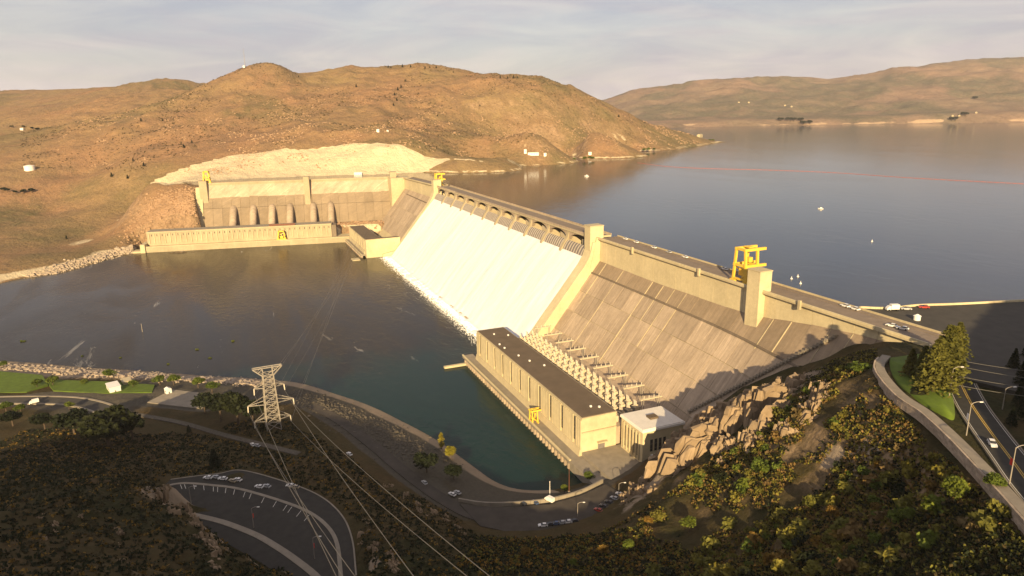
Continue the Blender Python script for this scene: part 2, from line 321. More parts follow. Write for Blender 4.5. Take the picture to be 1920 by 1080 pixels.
# ------------------------------------------------------------------ terrain: near (west) bank
RIVER_Z, LAKE_Z = 0.0, 96.5
def zb(u): return float(np.interp(u, [-330, -300, -265, -235, -205, -115], [102, 100, 96, 91, 88, 86]))   # foot of the crest wall
def wpt(): 
    L = []
    for q in [(-150, 664), (0, 675), (100, 682), (200, 690), (300, 697), (400, 705), (500, 711), (560, 716), (630, 738), (700, 762), (750, 786), (800, 812), (850, 845), (900, 880), (930, 903), (960, 915), (1000, 919), (1050, 915)]: L.append(at(*q, z=-.6))
    for q in [(-150, 625), (0, 640), (200, 655), (400, 668), (600, 690), (720, 735), (850, 800), (950, 860), (1000, 880), (1060, 890)]: L.append(at(*q, z=-11))
    L += [(-150, 135, -14), (-60, 135, -14), (0, 140, -14), (60, 220, -14), (-100, 100, -14), (-190, 105, -6), (-60, 60, -14), (200, 300, -14), (250, 420, -14), (-100, 20, 0), (-180, 40, 0), (-215, 75, 6), (-200, -20, 50), (-100, -40, 20), (0, -30, 0), (150, 60, -14), (120, -200, 0), (-50, -250, 30)]
    for x, y, z in [(0, 703, 7), (200, 712, 7), (300, 718, 7), (430, 722, 7), (560, 740, 8), (640, 765, 8), (720, 805, 8), (780, 840, 9), (30, 725, 9), (100, 748, 10), (320, 745, 10), (200, 745, 10), (420, 760, 11), (100, 790, 13), (300, 780, 13), (400, 800, 15), (500, 800, 18), (620, 790, 11), (680, 840, 11), (760, 880, 11), (860, 905, 11), (860, 960, 12), (950, 960, 12), (1040, 985, 12.5), (1120, 950, 12), (1150, 900, 11), (900, 1000, 13), (1000, 940, 11), (250, 850, 22), (400, 860, 24), (100, 850, 24), (0, 830, 22), (330, 905, 30), (450, 900, 30), (450, 960, 30), (560, 960, 31), (620, 1010, 32), (600, 1060, 33), (420, 1000, 31), (500, 1060, 32), (560, 860, 24), (620, 900, 23), (660, 960, 29), (690, 1000, 37), (720, 1050, 44), (800, 955, 25), (860, 1000, 22), (780, 1040, 38), (880, 1060, 36), (960, 1040, 26), (1000, 1090, 36), (740, 920, 15), (0, 900, 50), (100, 890, 45), (200, 900, 49), (280, 910, 50), (340, 960, 56), (390, 1040, 60), (400, 1085, 62), (300, 1000, 64), (200, 1000, 72), (100, 1000, 77), (0, 1000, 82), (0, 1080, 98), (200, 1080, 91), (300, 1080, 79), (1060, 1010, 17), (1120, 1010, 24), (1165, 965, 19), (1200, 950, 30), (1215, 895, 20), (1235, 865, 19), (1330, 795, 47), (1420, 748, 70), (1500, 716, 82), (1560, 690, 91), (1620, 668, 102), (1250, 910, 33), (1300, 850, 43), (1400, 800, 63), (1400, 880, 62), (1300, 950, 42), (1200, 1000, 34), (1500, 780, 83), (1500, 880, 74), (1500, 960, 67), (1600, 750, 97), (1600, 850, 87), (1600, 930, 80), (1700, 880, 93), (1700, 960, 86), (1780, 900, 103), (1300, 1050, 43), (1450, 1050, 60), (1650, 1050, 80), (1800, 1050, 102), (1655, 695, 108.5), (1680, 740, 109.5), (1740, 780, 110.5), (1800, 840, 111.5), (1860, 900, 112.5), (1910, 950, 113.5), (1700, 720, 108.5), (1760, 760, 109.5), (1800, 720, 106), (1830, 790, 108), (1870, 850, 109), (1935, 920, 111), (1850, 740, 104), (1900, 780, 106), (1990, 800, 112), (1900, 700, 101), (1850, 680, 101), (1910, 655, 102), (1700, 645, 107.5), (1750, 600, 107.5), (1850, 610, 107.5), (1950, 625, 107.5)]: L.append(at(x, y, z=z))
    for x, y in [(1290, 790), (1370, 740), (1450, 700), (1520, 668)]:                # contact with the dam face
        D = ray(x, y); C = np.array(CAM); t = (.8*(88-C[2])-C[1])/(D[1]+.8*D[2]); p = C+t*D; L.append((p[0], p[1], p[2]-1.5))
    L += [(-330, -35, 100), (-360, -45, 101), (-420, -70, 102), (-520, -120, 110), (-330, -75, 84), (-400, -110, 84), (-520, -180, 86), (-650, -260, 92), (-250, -80, 70), (-300, -200, 60), (-600, -400, 70), (-900, -350, 100)]
    # the bluff the camera hovers over, on the left of and behind it
    L += [(-404, 707, 142), (-412, 673, 142), (-421, 605, 141), (-413, 559, 139), (-385, 500, 132), (-424, 444, 131), (-495, 402, 132), (-574, 385, 122), (-655, 363, 124), (-697, 336, 128), (-759, 334, 148), (-797, 314, 170), (-829, 300, 186), (-868, 311, 200)]
    L += [(-150, 560, 44), (-60, 640, 36), (60, 700, 24), (160, 640, 10), (260, 640, 8), (-250, 600, 76), (-300, 700, 96), (-150, 780, 70), (0, 860, 40), (-300, 500, 92), (-565, 300, 96), (-580, 240, 106), (-488, 207, 90), (-480, 165, 101), (-513, 151, 121), (-551, 160, 142), (-600, 170, 150), (-551, 80, 178), (-600, 85, 192), (-500, 55, 138), (-480, 20, 128), (-560, -20, 190), (-640, -60, 190), (-480, -50, 116), (-700, 20, 185), (-700, 180, 150), (-800, -120, 180), (-700, 500, 165), (-600, 600, 170), (-500, 800, 165), (-900, 200, 190), (-900, 500, 225), (-700, 800, 190), (-1100, 500, 240), (-1100, -200, 190), (-900, 1000, 200), (-300, 950, 110), (200, 1000, 40), (340, 800, 10), (420, 1000, 8)]  # includes an unseen hill right of the frame, added to shade the plaza
    return L
_hw = tps(wpt())
ROADS = {}     # name -> (polyline of (x, y, z), half width)
def px(pts): return [tuple(at(x, y, z=z)) for x, y, z in pts]
def smooth_line(P, n=8):
    P = [np.array(p, float) for p in P]; P = [2*P[0]-P[1]]+P+[2*P[-1]-P[-2]]; R = []
    for i in range(1, len(P)-2):
        for k in range(n):
            t = k/n; a, b, c, d = P[i-1], P[i], P[i+1], P[i+2]
            R.append(.5*((2*b)+(c-a)*t+(2*a-5*b+4*c-d)*t*t+(3*b-a-3*c+d)*t**3))
    R.append(P[-2]); return R
ROADS['highway'] = (smooth_line(px([(1790, 655, 105.6), (1795, 700, 106), (1818, 752, 107.2), (1850, 800, 108.5), (1895, 860, 110), (1945, 925, 111.5), (2060, 1050, 110)])), 5.6)
ROADS['lower_drive'] = (smooth_line(px([(1140, 925, 12), (1085, 955, 12.3), (1000, 975, 12.4), (900, 968, 12.2), (830, 935, 11.6), (760, 885, 11.2), (700, 835, 11), (640, 790, 11), (585, 760, 11)])), 4)
ROADS['upper_drive'] = (smooth_line(px([(300, 918, 30), (380, 925, 30.2), (460, 935, 30.4), (540, 960, 31), (600, 1000, 31.8), (625, 1050, 32.5), (632, 1110, 34)])), 9.5)
ROADS['bench_road'] = (smooth_line(px([(360, 985, 30.6), (430, 1000, 31), (500, 1035, 31.6), (560, 1085, 32.2)])), 9)
ROADS['park_loop'] = (smooth_line(px([(-60, 752, 10), (40, 750, 10), (130, 752, 10), (190, 765, 10.5), (215, 785, 11.5)])), 7)
ROADS['bank_track'] = (smooth_line(px([(215, 770, 11.5), (330, 790, 14), (420, 815, 17), (480, 830, 19), (560, 850, 22)])), 3)
ROADS['park_lot'] = (smooth_line(px([(300, 742, 10), (350, 748, 10.2), (400, 753, 10.5)])), 14)
CLIFF = [tuple(at(x, y, z=z)[:2]) for x, y, z in [(1190, 930, 26), (1230, 895, 30), (1270, 862, 42), (1330, 805, 54), (1400, 765, 66), (1470, 738, 77), (1540, 700, 88)]]
def hW_arr(x, y, noise=True):
    z = _hw(x, y)
    rockb = sstep(20, 45, z)
    if noise:
        dr = np.full(np.shape(x), 99.)
        for P, w in ROADS.values(): dr = np.minimum(dr, seg_dist(x, y, [(p[0], p[1]) for p in P])-w)
        k = sstep(0, 10, dr)*sstep(-2, 14, z)
        n = fbm(x/60., y/60., 5, 3)*5.0+fbm(x/18., y/18., 4, 9, .55, True)*2.6+fbm(x/6., y/6., 3, 19)*.8
        cl = np.exp(-(seg_dist(x, y, CLIFF)/11.)**2); z = z+cl*(np.round((fbm(x/9., y/9., 4, 88, .6)*1.6+.2)*3)/3*3.6+fbm(x/5., y/5., 2, 89)*1.4)
        flat = inpoly(x, y, [(p[0], p[1]) for p in LAWNPOLY+PLAZAPOLY[::1]]) if False else 0
        z = z+n*k*(.22+.78*rockb)*(1-.8*sstep(104, 107, z)*(1-sstep(125, 150, z)))
    for P, w in ROADS.values():                      # bench the roads into the slope
        bz = np.zeros(np.shape(x)); bd = np.full(np.shape(x), 1e9)
        for a, b in zip(P[:-1], P[1:]):
            dx, dy = b[0]-a[0], b[1]-a[1]; t = np.clip(((x-a[0])*dx+(y-a[1])*dy)/(dx*dx+dy*dy+1e-9), 0, 1)
            d = np.hypot(x-a[0]-t*dx, y-a[1]-t*dy); m = d < bd; bd = np.where(m, d, bd); bz = np.where(m, a[2]+t*(b[2]-a[2])-.55, bz)
        w8 = 1-sstep(w+1.5, w+9, bd); z = z*(1-w8)+bz*w8
    return z
LAWNPOLY = px([(1668, 672, 109), (1672, 700, 109), (1700, 735, 109.6), (1745, 765, 110), (1785, 782, 110), (1790, 770, 109), (1783, 730, 108), (1775, 690, 108), (1740, 665, 108)])
# cut and shoulder edges along the lower parking at the powerhouse
xs = np.concatenate([np.arange(-1200, -560, 12), np.arange(-560, 270, 3.2), np.arange(270, 480, 14)]); ys = np.concatenate([np.arange(-420, -100, 10), np.arange(-100, 470, 3.2), np.arange(470, 1100, 10)])
X, Y = np.meshgrid(xs, ys, indexing='ij'); Z = hW_arr(X, Y)
# keep the ground out of the dam and powerhouse
face_top = np.where(Y > 0, 86-Y/.8, 104)
inside = (X > -290) & (Y > -9) & (Y < 70); Z = np.where(inside & (X > -205), np.minimum(Z, face_top-6), Z)
Z = np.where((X > -236) & (X < 20) & (Y > 50) & (Y < 131), np.minimum(Z, np.where(X > -226, -4, 9)), Z)
Z = np.where((X > -300) & (Y < -9) & (Y > -60), np.minimum(Z, 90), Z)
gx, gy = np.gradient(Z, xs, ys); slope_ = np.hypot(gx, gy)
shore = np.exp(-((Z-3)/4.)**2)*(Y > 150)
gravel = np.clip(sstep(14, 10, Z)*sstep(1, 5, Z)*.75*(X < 60)*(X > -260)+0, 0, 1)
green = sstep(.0, .4, fbm(X/40., Y/40., 4, 31)+.2)*sstep(15, 40, Z)
green = np.maximum(green, sstep(8, 10, Z)*sstep(16, 12, Z)*(X > 40)*.8)
cutm = np.clip(sstep(1.1, 1.6, slope_+fbm(X/14., Y/14., 3, 5)*.5)*sstep(18, 30, Z)+shore*.9, 0, 1)
cutm = np.maximum(cutm, np.exp(-(seg_dist(X, Y, CLIFF)/13.)**2)*.8*(fbm(X/9., Y/9., 3, 6)+.75))
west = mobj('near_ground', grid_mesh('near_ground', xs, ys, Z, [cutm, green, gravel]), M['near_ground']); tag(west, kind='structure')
_ZW = Z; _xw = xs; _yw = ys
def hW(x, y):
    i = int(np.clip(np.searchsorted(_xw, x)-1, 0, len(_xw)-2)); j = int(np.clip(np.searchsorted(_yw, y)-1, 0, len(_yw)-2))
    a = (x-_xw[i])/(_xw[i+1]-_xw[i]); b = (y-_yw[j])/(_yw[j+1]-_yw[j])
    return float((_ZW[i, j]*(1-a)+_ZW[i+1, j]*a)*(1-b)+(_ZW[i, j+1]*(1-a)+_ZW[i+1, j+1]*a)*b)

# ------------------------------------------------------------------ terrain: far (east) bank with its hills
TPP = [(826, 352), (762, 5)]                    # crest line of the forebay dam
def ept():
    L = []
    for x, y in [(-150, 560), (0, 540), (100, 515), (180, 495), (275, 477)]: L.append(at(x, y, z=-.6))
    for x, y, z in [(0, 512, 8), (150, 478, 9), (250, 460, 10), (0, 470, 14), (100, 440, 18), (200, 440, 13), (0, 400, 40), (100, 390, 40), (180, 402, 36), (250, 400, 38), (300, 370, 62), (360, 352, 88), (230, 348, 82), (0, 350, 80), (100, 342, 85), (50, 315, 112), (160, 330, 92)]: L.append(at(x, y, z=z))
    for x, y, d in [(150, 290, 1700), (0, 250, 2200), (0, 205, 3000), (0, 173, 4000), (-200, 200, 3000), (-200, 300, 1700), (250, 290, 1600), (300, 240, 1800), (300, 195, 2200), (350, 150, 3300), (150, 171, 3800), (400, 180, 2050), (400, 230, 1850), (450, 255, 1750), (350, 270, 1680), (240, 320, 1500), (600, 220, 1850), (700, 215, 1850), (800, 235, 1800), (900, 255, 1760), (1000, 262, 1760), (1100, 255, 1900), (1000, 200, 2050), (700, 165, 2150), (850, 165, 2150), (560, 180, 2100), (500, 200, 1980)]: L.append(at(x, y, d=d))
    for x, y, d in [(300, 333, 1480), (400, 298, 1540), (500, 281, 1560), (650, 268, 1560), (750, 270, 1540), (860, 297, 1500), (950, 296, 1560)]: L.append(at(x, y, d=d))
    for x, y in [(905, 311), (1000, 301), (1080, 293), (1150, 287), (1290, 276), (1330, 270)]: L.append(at(x, y, z=97))
    # foot of the excavated bank, lake bed, river bed, and far side of the hill
    L += [(985, 400, 99), (975, 250, 99), (950, 100, 98), (915, -60, 97.5), (870, 410, 100), (900, 450, 101), (850, 380, 99), (870, 200, 84), (860, 0, 80), (800, -150, 75), (900, -350, 75), (1000, -600, 75), (1150, -950, 75), (1400, -1500, 75), (1900, -2100, 70), (600, -300, 60)]
    L += [(560, 600, -12), (600, 300, -12), (620, 420, -12), (450, 700, -12), (690, 300, -8), (640, 160, -8), (560, 60, -8)]
    L += [(2500, -2000, 60), (3000, -1300, 70), (5000, 500, 380), (5000, 2500, 400), (3500, 2500, 330), (2000, 2500, 260), (1200, 1600, 120), (700, 1000, 14), (560, 1400, 12), (4500, -1500, 70), (3200, -2500, 60)]
    for x, y, d in [(440, 138, 2250), (510, 121, 2250), (560, 141, 2300), (620, 131, 2400), (720, 126, 2400), (820, 127, 2400), (940, 144, 2300), (1030, 151, 2250), (1090, 181, 2200), (1130, 194, 2250), (1200, 228, 2400), (1290, 249, 2480)]:
        p = at(x, y, d=d); L.append(p); q = at(x, y, d=d+350); L.append((q[0], q[1], max(70, p[2]-70-.12*max(0, x-900)))); q = at(x, y, d=d+1000); L.append((q[0], q[1], max(60, p[2]-120-.3*max(0, x-800))))
    L += [tuple(at(x, y, d=d)) for x, y, d in [(150, 192, 2700), (250, 182, 2700), (330, 172, 2700), (60, 200, 2900), (260, 156, 3300), (200, 170, 3600)]]
    return L
_he = tps(ept())
def hE_arr(x, y):
    z = _he(x, y)
    hill = sstep(100, 190, z)
    z = z+hill*(fbm(x/420., y/420., 5, 41, .5)*15+fbm(x/150., y/210., 5, 52, .55, True)*15+fbm(x/45., y/45., 4, 61, .55)*5.5)+sstep(10, 40, z)*(fbm(x/60., y/60., 4, 71)*4+fbm(x/18., y/18., 3, 77)*1.5)
    # excavated bank behind the forebay
    ax, ay = 905, -120; return z
xs = np.concatenate([np.arange(560, 1250, 7), np.arange(1250, 2600, 13), np.arange(2600, 5200, 45)]); ys = np.concatenate([np.arange(-2400, -900, 18), np.arange(-900, 760, 8), np.arange(760, 2600, 40)])
X, Y = np.meshgrid(xs, ys, indexing='ij'); Z = hE_arr(X, Y)
tx, ty = TPP[1][0]-TPP[0][0], TPP[1][1]-TPP[0][1]; tl = math.hypot(tx, ty); tx /= tl; ty /= tl; nx_, ny_ = ty, -tx      # n points downstream (towards -x)
if nx_ > 0: nx_, ny_ = -nx_, -ny_
def tpp(s, d, z): return (TPP[0][0]+tx*s+nx_*d, TPP[0][1]+ty*s+ny_*d, z)        # s along the crest, d downstream
s_ = (X-TPP[0][0])*tx+(Y-TPP[0][1])*ty; d_ = (X-TPP[0][0])*nx_+(Y-TPP[0][1])*ny_
front = (s_ > -12) & (s_ < 330) & (d_ > 0) & (d_ < 70); Z = np.where(front, np.minimum(Z, 22), Z)
Z = np.where((s_ > -12) & (s_ < 380) & (d_ > -14) & (d_ <= 0), np.minimum(Z, 60), Z)
Z = np.where((s_ > -105) & (s_ < 330) & (d_ >= 60) & (d_ < 125), np.minimum(Z, -6), Z)
Z = np.where((s_ > -115) & (s_ < -6) & (d_ > 50) & (d_ < 100), np.minimum(Z, 9), Z)
Z = np.where((X < 760) & (Y < 125) & (Y > 2), np.minimum(Z, np.where(X < 690, -6, 24)), Z)
Z = np.where((X < 790) & (Y < 5), np.minimum(Z, 70), Z)
Z = np.where((s_ > 200) & (s_ < 335) & (d_ > 12) & (d_ < 66), np.maximum(Z, 16+10*sstep(40, 14, d_)+fbm(X/14., Y/14., 3, 90)*5), Z)
cutpoly = [(at(x, y, d=d)[0], at(x, y, d=d)[1]) for x, y, d in [(285, 337, 1470), (400, 302, 1540), (470, 283, 1560), (560, 279, 1560), (650, 269, 1565), (750, 271, 1545), (800, 285, 1530), (870, 303, 1500), (925, 308, 1500)]]+[(900, -150), (905, 100), (880, 420), (960, 520)]
cut = inpoly(X, Y, cutpoly)*1.0
cut = np.maximum(cut, np.exp(-((Z-99.5)/2.2)**2)*(X < 2300)*(Y < 50)*.75)
cut = np.maximum(cut, np.exp(-((Z-4)/4.)**2)*.8)
rocky = ((s_ > -130) & (s_ < 0) & (d_ > -20) & (d_ < 70))*sstep(-.1, .35, fbm(X/22., Y/22., 4, 15)); cut = np.maximum(cut, rocky*.3)
cut = np.maximum(cut, ((s_ > 190) & (s_ < 335) & (d_ > 12) & (d_ < 66))*sstep(-.2, .2, fbm(X/12., Y/12., 3, 25))*.8)
cut = np.maximum(cut, sstep(.5, .72, fbm(X/60., Y/60., 5, 103, .6)+.22*sstep(220, 110, Z))*.5*(Z > 105)*(Y < 300))
gx, gy = np.gradient(Z, xs, ys)
green = sstep(.0, .4, fbm(X/220., Y/220., 5, 111)-.05)*.7+sstep(.02, .10, gy)*.3
flatm = sstep(34, 24, Z)*sstep(7, 12, Z)*(Y > 430)*.0
east = mobj('far_ground', grid_mesh('far_ground', xs, ys, Z, [cut, green, flatm]), M['far_ground']); tag(east, kind='structure')
_ZE = Z; _xe = xs; _ye = ys
def hE(x, y):
    i = int(np.clip(np.searchsorted(_xe, x)-1, 0, len(_xe)-2)); j = int(np.clip(np.searchsorted(_ye, y)-1, 0, len(_ye)-2))
    a = (x-_xe[i])/(_xe[i+1]-_xe[i]); b = (y-_ye[j])/(_ye[j+1]-_ye[j])
    return float((_ZE[i, j]*(1-a)+_ZE[i+1, j]*a)*(1-b)+(_ZE[i, j+1]*(1-a)+_ZE[i+1, j+1]*a)*b)
def hit(x, y, h, d0=150, d1=6000):              # first point of a sight line on a terrain
    D = ray(x, y); C = np.array(CAM); d = d0
    while d < d1:
        p = C+d*D
        if p[2] < h(p[0], p[1]): return (p[0], p[1], h(p[0], p[1]))
        d *= 1.004
    return None

# ------------------------------------------------------------------ terrain: hills across the lake
def far_hills():
    n = 260; m = 70; V = []; mk = []
    xsky = [1000, 1130, 1180, 1300, 1380, 1460, 1550, 1600, 1660, 1750, 1900, 2100, 2600]; ysky = [200, 190, 172, 157, 151, 147, 152, 147, 133, 126, 118, 112, 112]
    X = np.linspace(1000, 2600, n); S_ = np.interp(X, xsky, ysky)
    D0 = np.interp(X, [1000, 1290, 1400, 1600, 1920, 2600], [4700, 4500, 4550, 4500, 4350, 4000])
    T = np.linspace(0, 1, m); XX, TT = np.meshgrid(X, T, indexing='ij'); P = np.zeros((n, m, 3))
    for i in range(n):
        D = ray(X[i], 230); D = D/np.dot(D, _fw); hor = np.array([D[0], D[1]])
        Dsk = ray(X[i], S_[i]); zt = CAM[2]+7800*Dsk[2]
        zt2 = zt
        for j, t in enumerate(T):
            d = D0[i]+t*(7800-D0[i]) if t < .9 else 7800+(t-.9)*20000
            k = min(t/.9, 1); z = LAKE_Z-6+(zt-LAKE_Z+6)*(.10*sstep(0, .05, np.array(k))+.20*k+.70*sstep(.12, 1.0, np.array(k)))
            P[i, j] = (CAM[0]+hor[0]*d, CAM[1]+hor[1]*d, float(z))
    w = np.clip(TT/.25, 0, 1)*np.clip((1.0-TT)/.25, .12, 1)
    P[:, :, 2] += (fbm(P[:, :, 0]/900., P[:, :, 1]/900., 5, 201)*62+fbm(P[:, :, 0]/330., P[:, :, 1]/330., 5, 211, .5, True)*36)*w
    P[:, 1:5, 2] += fbm(P[:, 1:5, 0]/200., P[:, 1:5, 1]/200., 4, 221)*6
    co = P.reshape(-1, 3); i = np.arange(n*m).reshape(n, m); q = np.stack([i[:-1, :-1], i[:-1, 1:], i[1:, 1:], i[1:, :-1]], -1).reshape(-1, 4)
    me = bpy.data.meshes.new('distant_hills'); me.from_pydata(co.tolist(), [], q.tolist()); me.update()
    a = me.color_attributes.new('mask', 'FLOAT_COLOR', 'POINT'); c = np.ones((n*m, 4), np.float32)
    cutm = np.exp(-((P[:, :, 2]-108)/9)**2)*sstep(-.1, .3, fbm(P[:, :, 0]/260., P[:, :, 1]/260., 3, 231)); g = sstep(.05, .3, fbm(P[:, :, 0]/700., P[:, :, 1]/700., 5, 241))
    dk = sstep(.15, .45, fbm(P[:, :, 0]/420., P[:, :, 1]/420., 5, 251))*sstep(.6, .85, TT)*.7
    for k, mm in enumerate((cutm, g, dk)): c[:, k] = mm.ravel()
    a.data.foreach_set('color', c.ravel()); return mobj('distant_hills', me, M['distant_ground'], smooth=True), P
fh, FH = far_hills(); tag(fh, kind='structure')

# ------------------------------------------------------------------ water
r = MB(); r.add([(-420, 60, 0), (900, 60, 0), (900, 2400, 0), (-420, 2400, 0)], [(0, 1, 2, 3)])
tag(r.build('river', M['river']), kind='structure')
lk = MB(); lk.add([(-3000, -9000, LAKE_Z), (9000, -9000, LAKE_Z), (9000, -1000, LAKE_Z), (1500, 100, LAKE_Z), (950, 396, LAKE_Z), tpp(-3, -8, LAKE_Z), tpp(352, -8, LAKE_Z), (770, -12, LAKE_Z), (-330, -12, LAKE_Z), (-3000, -300, LAKE_Z)], [(0, 1, 2, 3, 4, 5, 6, 7, 8)])
tag(lk.build('lake', M['lake']), kind='structure')

# ------------------------------------------------------------------ the main dam
rs = random.Random(3)
def loft(mb, secs):                                   # secs: list of closed profiles (lists of 3-D points, same length)
    n = len(secs[0]); b = len(mb.v)
    for s in secs: mb.v += [tuple(float(c) for c in p) for p in s]
    for i in range(len(secs)-1):
        for k in range(n): mb.f.append((b+i*n+k, b+i*n+(k+1) % n, b+(i+1)*n+(k+1) % n, b+(i+1)*n+k))
    mb.f.append(tuple(b+k for k in range(n-1, -1, -1))); mb.f.append(tuple(b+(len(secs)-1)*n+k for k in range(n))); return mb
dam = empty('concrete_dam', (0, 0, 0), 0, 'long straight concrete gravity dam with a white spillway, holding back the lake', 'dam')
U_NEAR, U_SP0, U_SP1, U_END = -345.0, 0.0, 508.0, 742.0
def crest_z(u): return float(np.interp(u, [-345, 508, 742], [108, 108, 103]))
def zbase(u): return zb(u) if u < 0 else float(np.interp(u, [500, 742], [86, 82]))
VU, VD = -20.0, 0.0
def core(u0, u1, n):
    secs = []
    for u in np.linspace(u0, u1, n):
        z0 = zbase(u); c = crest_z(u)-1.6
        secs.append([(u, VU, -20), (u, VU, c), (u, -.7, c), (u, -.7, z0), (u, -.7+.8*(z0+20), -20)])
    return loft(MB(), secs)
core(U_NEAR, -12, 22).build('dam_core', M['conc'], dam); core(522, U_END, 14).build('dam_core', M['conc'], dam)
def face_cols(u0, u1, zbot, rows, top=False):
    n = max(1, round((u1-u0)/15.2)); e = np.linspace(u0, u1, n+1)
    for a, b in zip(e[:-1], e[1:]):
        g = .11; za, zb_ = zbase(a), zbase(b); ca, cb = crest_z(a)-1.7, crest_z(b)-1.7; o = rs.uniform(-.05, .05)
        MB().hexa([(a+g, -.6, za-.3), (b-g, -.6, zb_-.3), (b-g, o, zb_-.3), (a+g, o, za-.3), (a+g, -.6, ca), (b-g, -.6, cb), (b-g, o, cb), (a+g, o, ca)]).build('wall_panel', M['conc2'], dam)
        rr = [None]+[r for r in rows if r < min(za, zb_)-3]+[zbot(a, b)]
        if rr[-1] > (rr[-2] or za): continue
        for r0, r1 in zip(rr[:-1], rr[1:]):
            def P(u, z, off): 
                zz = zbase(u); z = zz if z is None else z
                return (u, .8*(zz-z)+off*.625, z+off*.78)
            off = rs.uniform(-.12, .16); t = .45
            q = .16
            A0 = r0-q if r0 is not None else None; A1 = r1+q
            MB().hexa([P(a+g, A1, -t), P(b-g, A1, -t), P(b-g, A0, -t), P(a+g, A0, -t), P(a+g, A1, off), P(b-g, A1, off), P(b-g, A0, off), P(a+g, A0, off)]).build('face_block', M['face_top'] if top and r0 is None else M['face'], dam)
face_cols(-330, -12, lambda a, b: 6, [76, 60, 44, 27], True)
face_cols(522, U_END, lambda a, b: 14, [76, 54, 34])
for k in range(2, 22):                                  # pale grout along some of the contraction joints
    if rs.random() < .45:
        u = -330+(318/21)*k; zz = zbase(u); z1 = rs.uniform(10, 62) if u > -215 else zz-18; w = rs.uniform(.1, .34); P = lambda z, o: (.8*(zz-z)+o*.625, z+o*.78)
        q0, q1, q2, q3 = P(zz-.5, -.3), P(z1, -.3), P(z1, .34), P(zz-.5, .34)
        MB().extr([q0, q1, q2, q3], u-w, u+w).build('joint_grout', M['conc'], dam)
# gallery ledge that runs along the face
for u0, u1 in ((-290, -12), (522, 700)):
    n = 9; e = np.linspace(u0, u1, n+1)
    for a, b in zip(e[:-1], e[1:]):
        va, vb = .8*(zbase(a)-76), .8*(zbase(b)-76)
        MB().hexa([(a+.05, va-.2, 75.2), (b-.05, vb-.2, 75.2), (b-.05, vb+1.3, 75.2), (a+.05, va+1.3, 75.2), (a+.05, va-1, 76.3), (b-.05, vb-1, 76.3), (b-.05, vb+1.0, 76.3), (a+.05, va+1.0, 76.3)]).build('gallery_ledge', M['face_dark'], dam)
# crest: roadway, cornice, parapets
def crest_run(u0, u1, step=15.2, cornice=True):
    n = max(1, round((u1-u0)/step)); e = np.linspace(u0, u1, n+1)
    for a, b in zip(e[:-1], e[1:]):
        ca, cb = crest_z(a), crest_z(b); g = .06
        def hx(v0, v1, z0, z1): return MB().hexa([(a+g, v0, ca+z0), (b-g, v0, cb+z0), (b-g, v1, cb+z0), (a+g, v1, ca+z0), (a+g, v0, ca+z1), (b-g, v0, cb+z1), (b-g, v1, cb+z1), (a+g, v1, ca+z1)])
        hx(-16.2, -.6, -1.5, -.9).build('roadway', M['crestroad'], dam)
        hx(-20.4, -16.25, -1.5, -.55).build('sidewalk', M['crestroad'], dam)
        hx(-.55, 2.6, -1.55, -.5).build('cornice', M['conc'], dam)
        hx(1.6, 2.45, -.48, .75).build('parapet', M['conc2'], dam)
        hx(-20.5, -19.9, -.53, .55).build('parapet', M['conc'], dam)
crest_run(U_NEAR, -12); crest_run(522, U_END)
for u in (-75, -165, -262):                            # little turrets on the downstream parapet
    MB().box(u-.9, u+.9, 2.5, 4.0, 104.5, 110).build('parapet_turret', M['conc'], dam)
# towers
def tower(u0, u1, v0, v1, z1, zlo, name='tower'):
    m = MB().box(u0, u1, v0, v1, zlo, z1); t = m.build(name, M['conc2'], dam)
    MB().box(u0-.35, u1+.35, v0-.35, v1+.35, z1+.003, z1+.7).build('coping', M['conc'], t); return t
tw = tower(-229.5, -218, -4.5, 5.2, 120.5, 76)
tower(-12, -1, -5, 9, 118.5, 60); tower(509, 521, -5, 8, 117, 60)
MB().extr([(0, 108), (0, 84), (12, 72), (3.2, 108)], -14.6, -12.1).build('buttress', M['conc2'], dam)
# training walls beside the spillway
for u0, u1 in ((-14, -.6), (508.6, 520)):
    loft(MB(), [[(u, -3, 104), (u, 7, 104), (u, 8.5, 97), (u, 11, 90), (u, 16, 82), (u, 76, 8.6), (u, 96, 5), (u, 96, -12), (u, -3, -12)] for u in (u0, u1)]).build('training_wall', M['conc2'], dam)
# spillway bridge with piers, arches and drum gates
PIT = 45.7; pier_u = [48.3+PIT*i for i in range(10)]
ogee = [(-19.5, -20), (-19.5, 84), (-6, 88), (2, 89), (8, 86.3), (14, 81), (20, 74.2), (82, 1.2), (96, -1.5), (110, -2.5), (110, -20)]
MB().extr(ogee, -.5, 508.5).build('spillway_body', M['conc'], dam)
pm = MB().extr([(-20.2, 70), (-20.2, 104.9), (1.2, 104.9), (2.2, 101), (4, 97.2), (7, 93), (10.4, 87.6), (11.4, 82), (11.4, 70)], -2.2, 2.2).mesh('spillway_pier')
pm.materials.append(M['conc_far'])
for u in pier_u: mobj('spillway_pier', pm, None, dam, (u, 0, 0))
bays = list(zip([0]+[u+2.2 for u in pier_u], [u-2.2 for u in pier_u]+[508]))
def arch_mesh(w):
    m = MB(); n = 14; lo = [(-w/2+w*i/n, 96.5+8.1*math.sqrt(max(0, 1-((2*i/n-1)**2)))) for i in range(n+1)]
    for i in range(n):
        (x0, z0), (x1, z1) = lo[i], lo[i+1]
        m.hexa([(x0, -1.6, z0), (x1, -1.6, z1), (x1, 1.1, z1), (x0, 1.1, z0), (x0, -1.6, 105.2), (x1, -1.6, 105.2), (x1, 1.1, 105.2), (x0, 1.1, 105.2)])
    return m.mesh('bridge_arch')
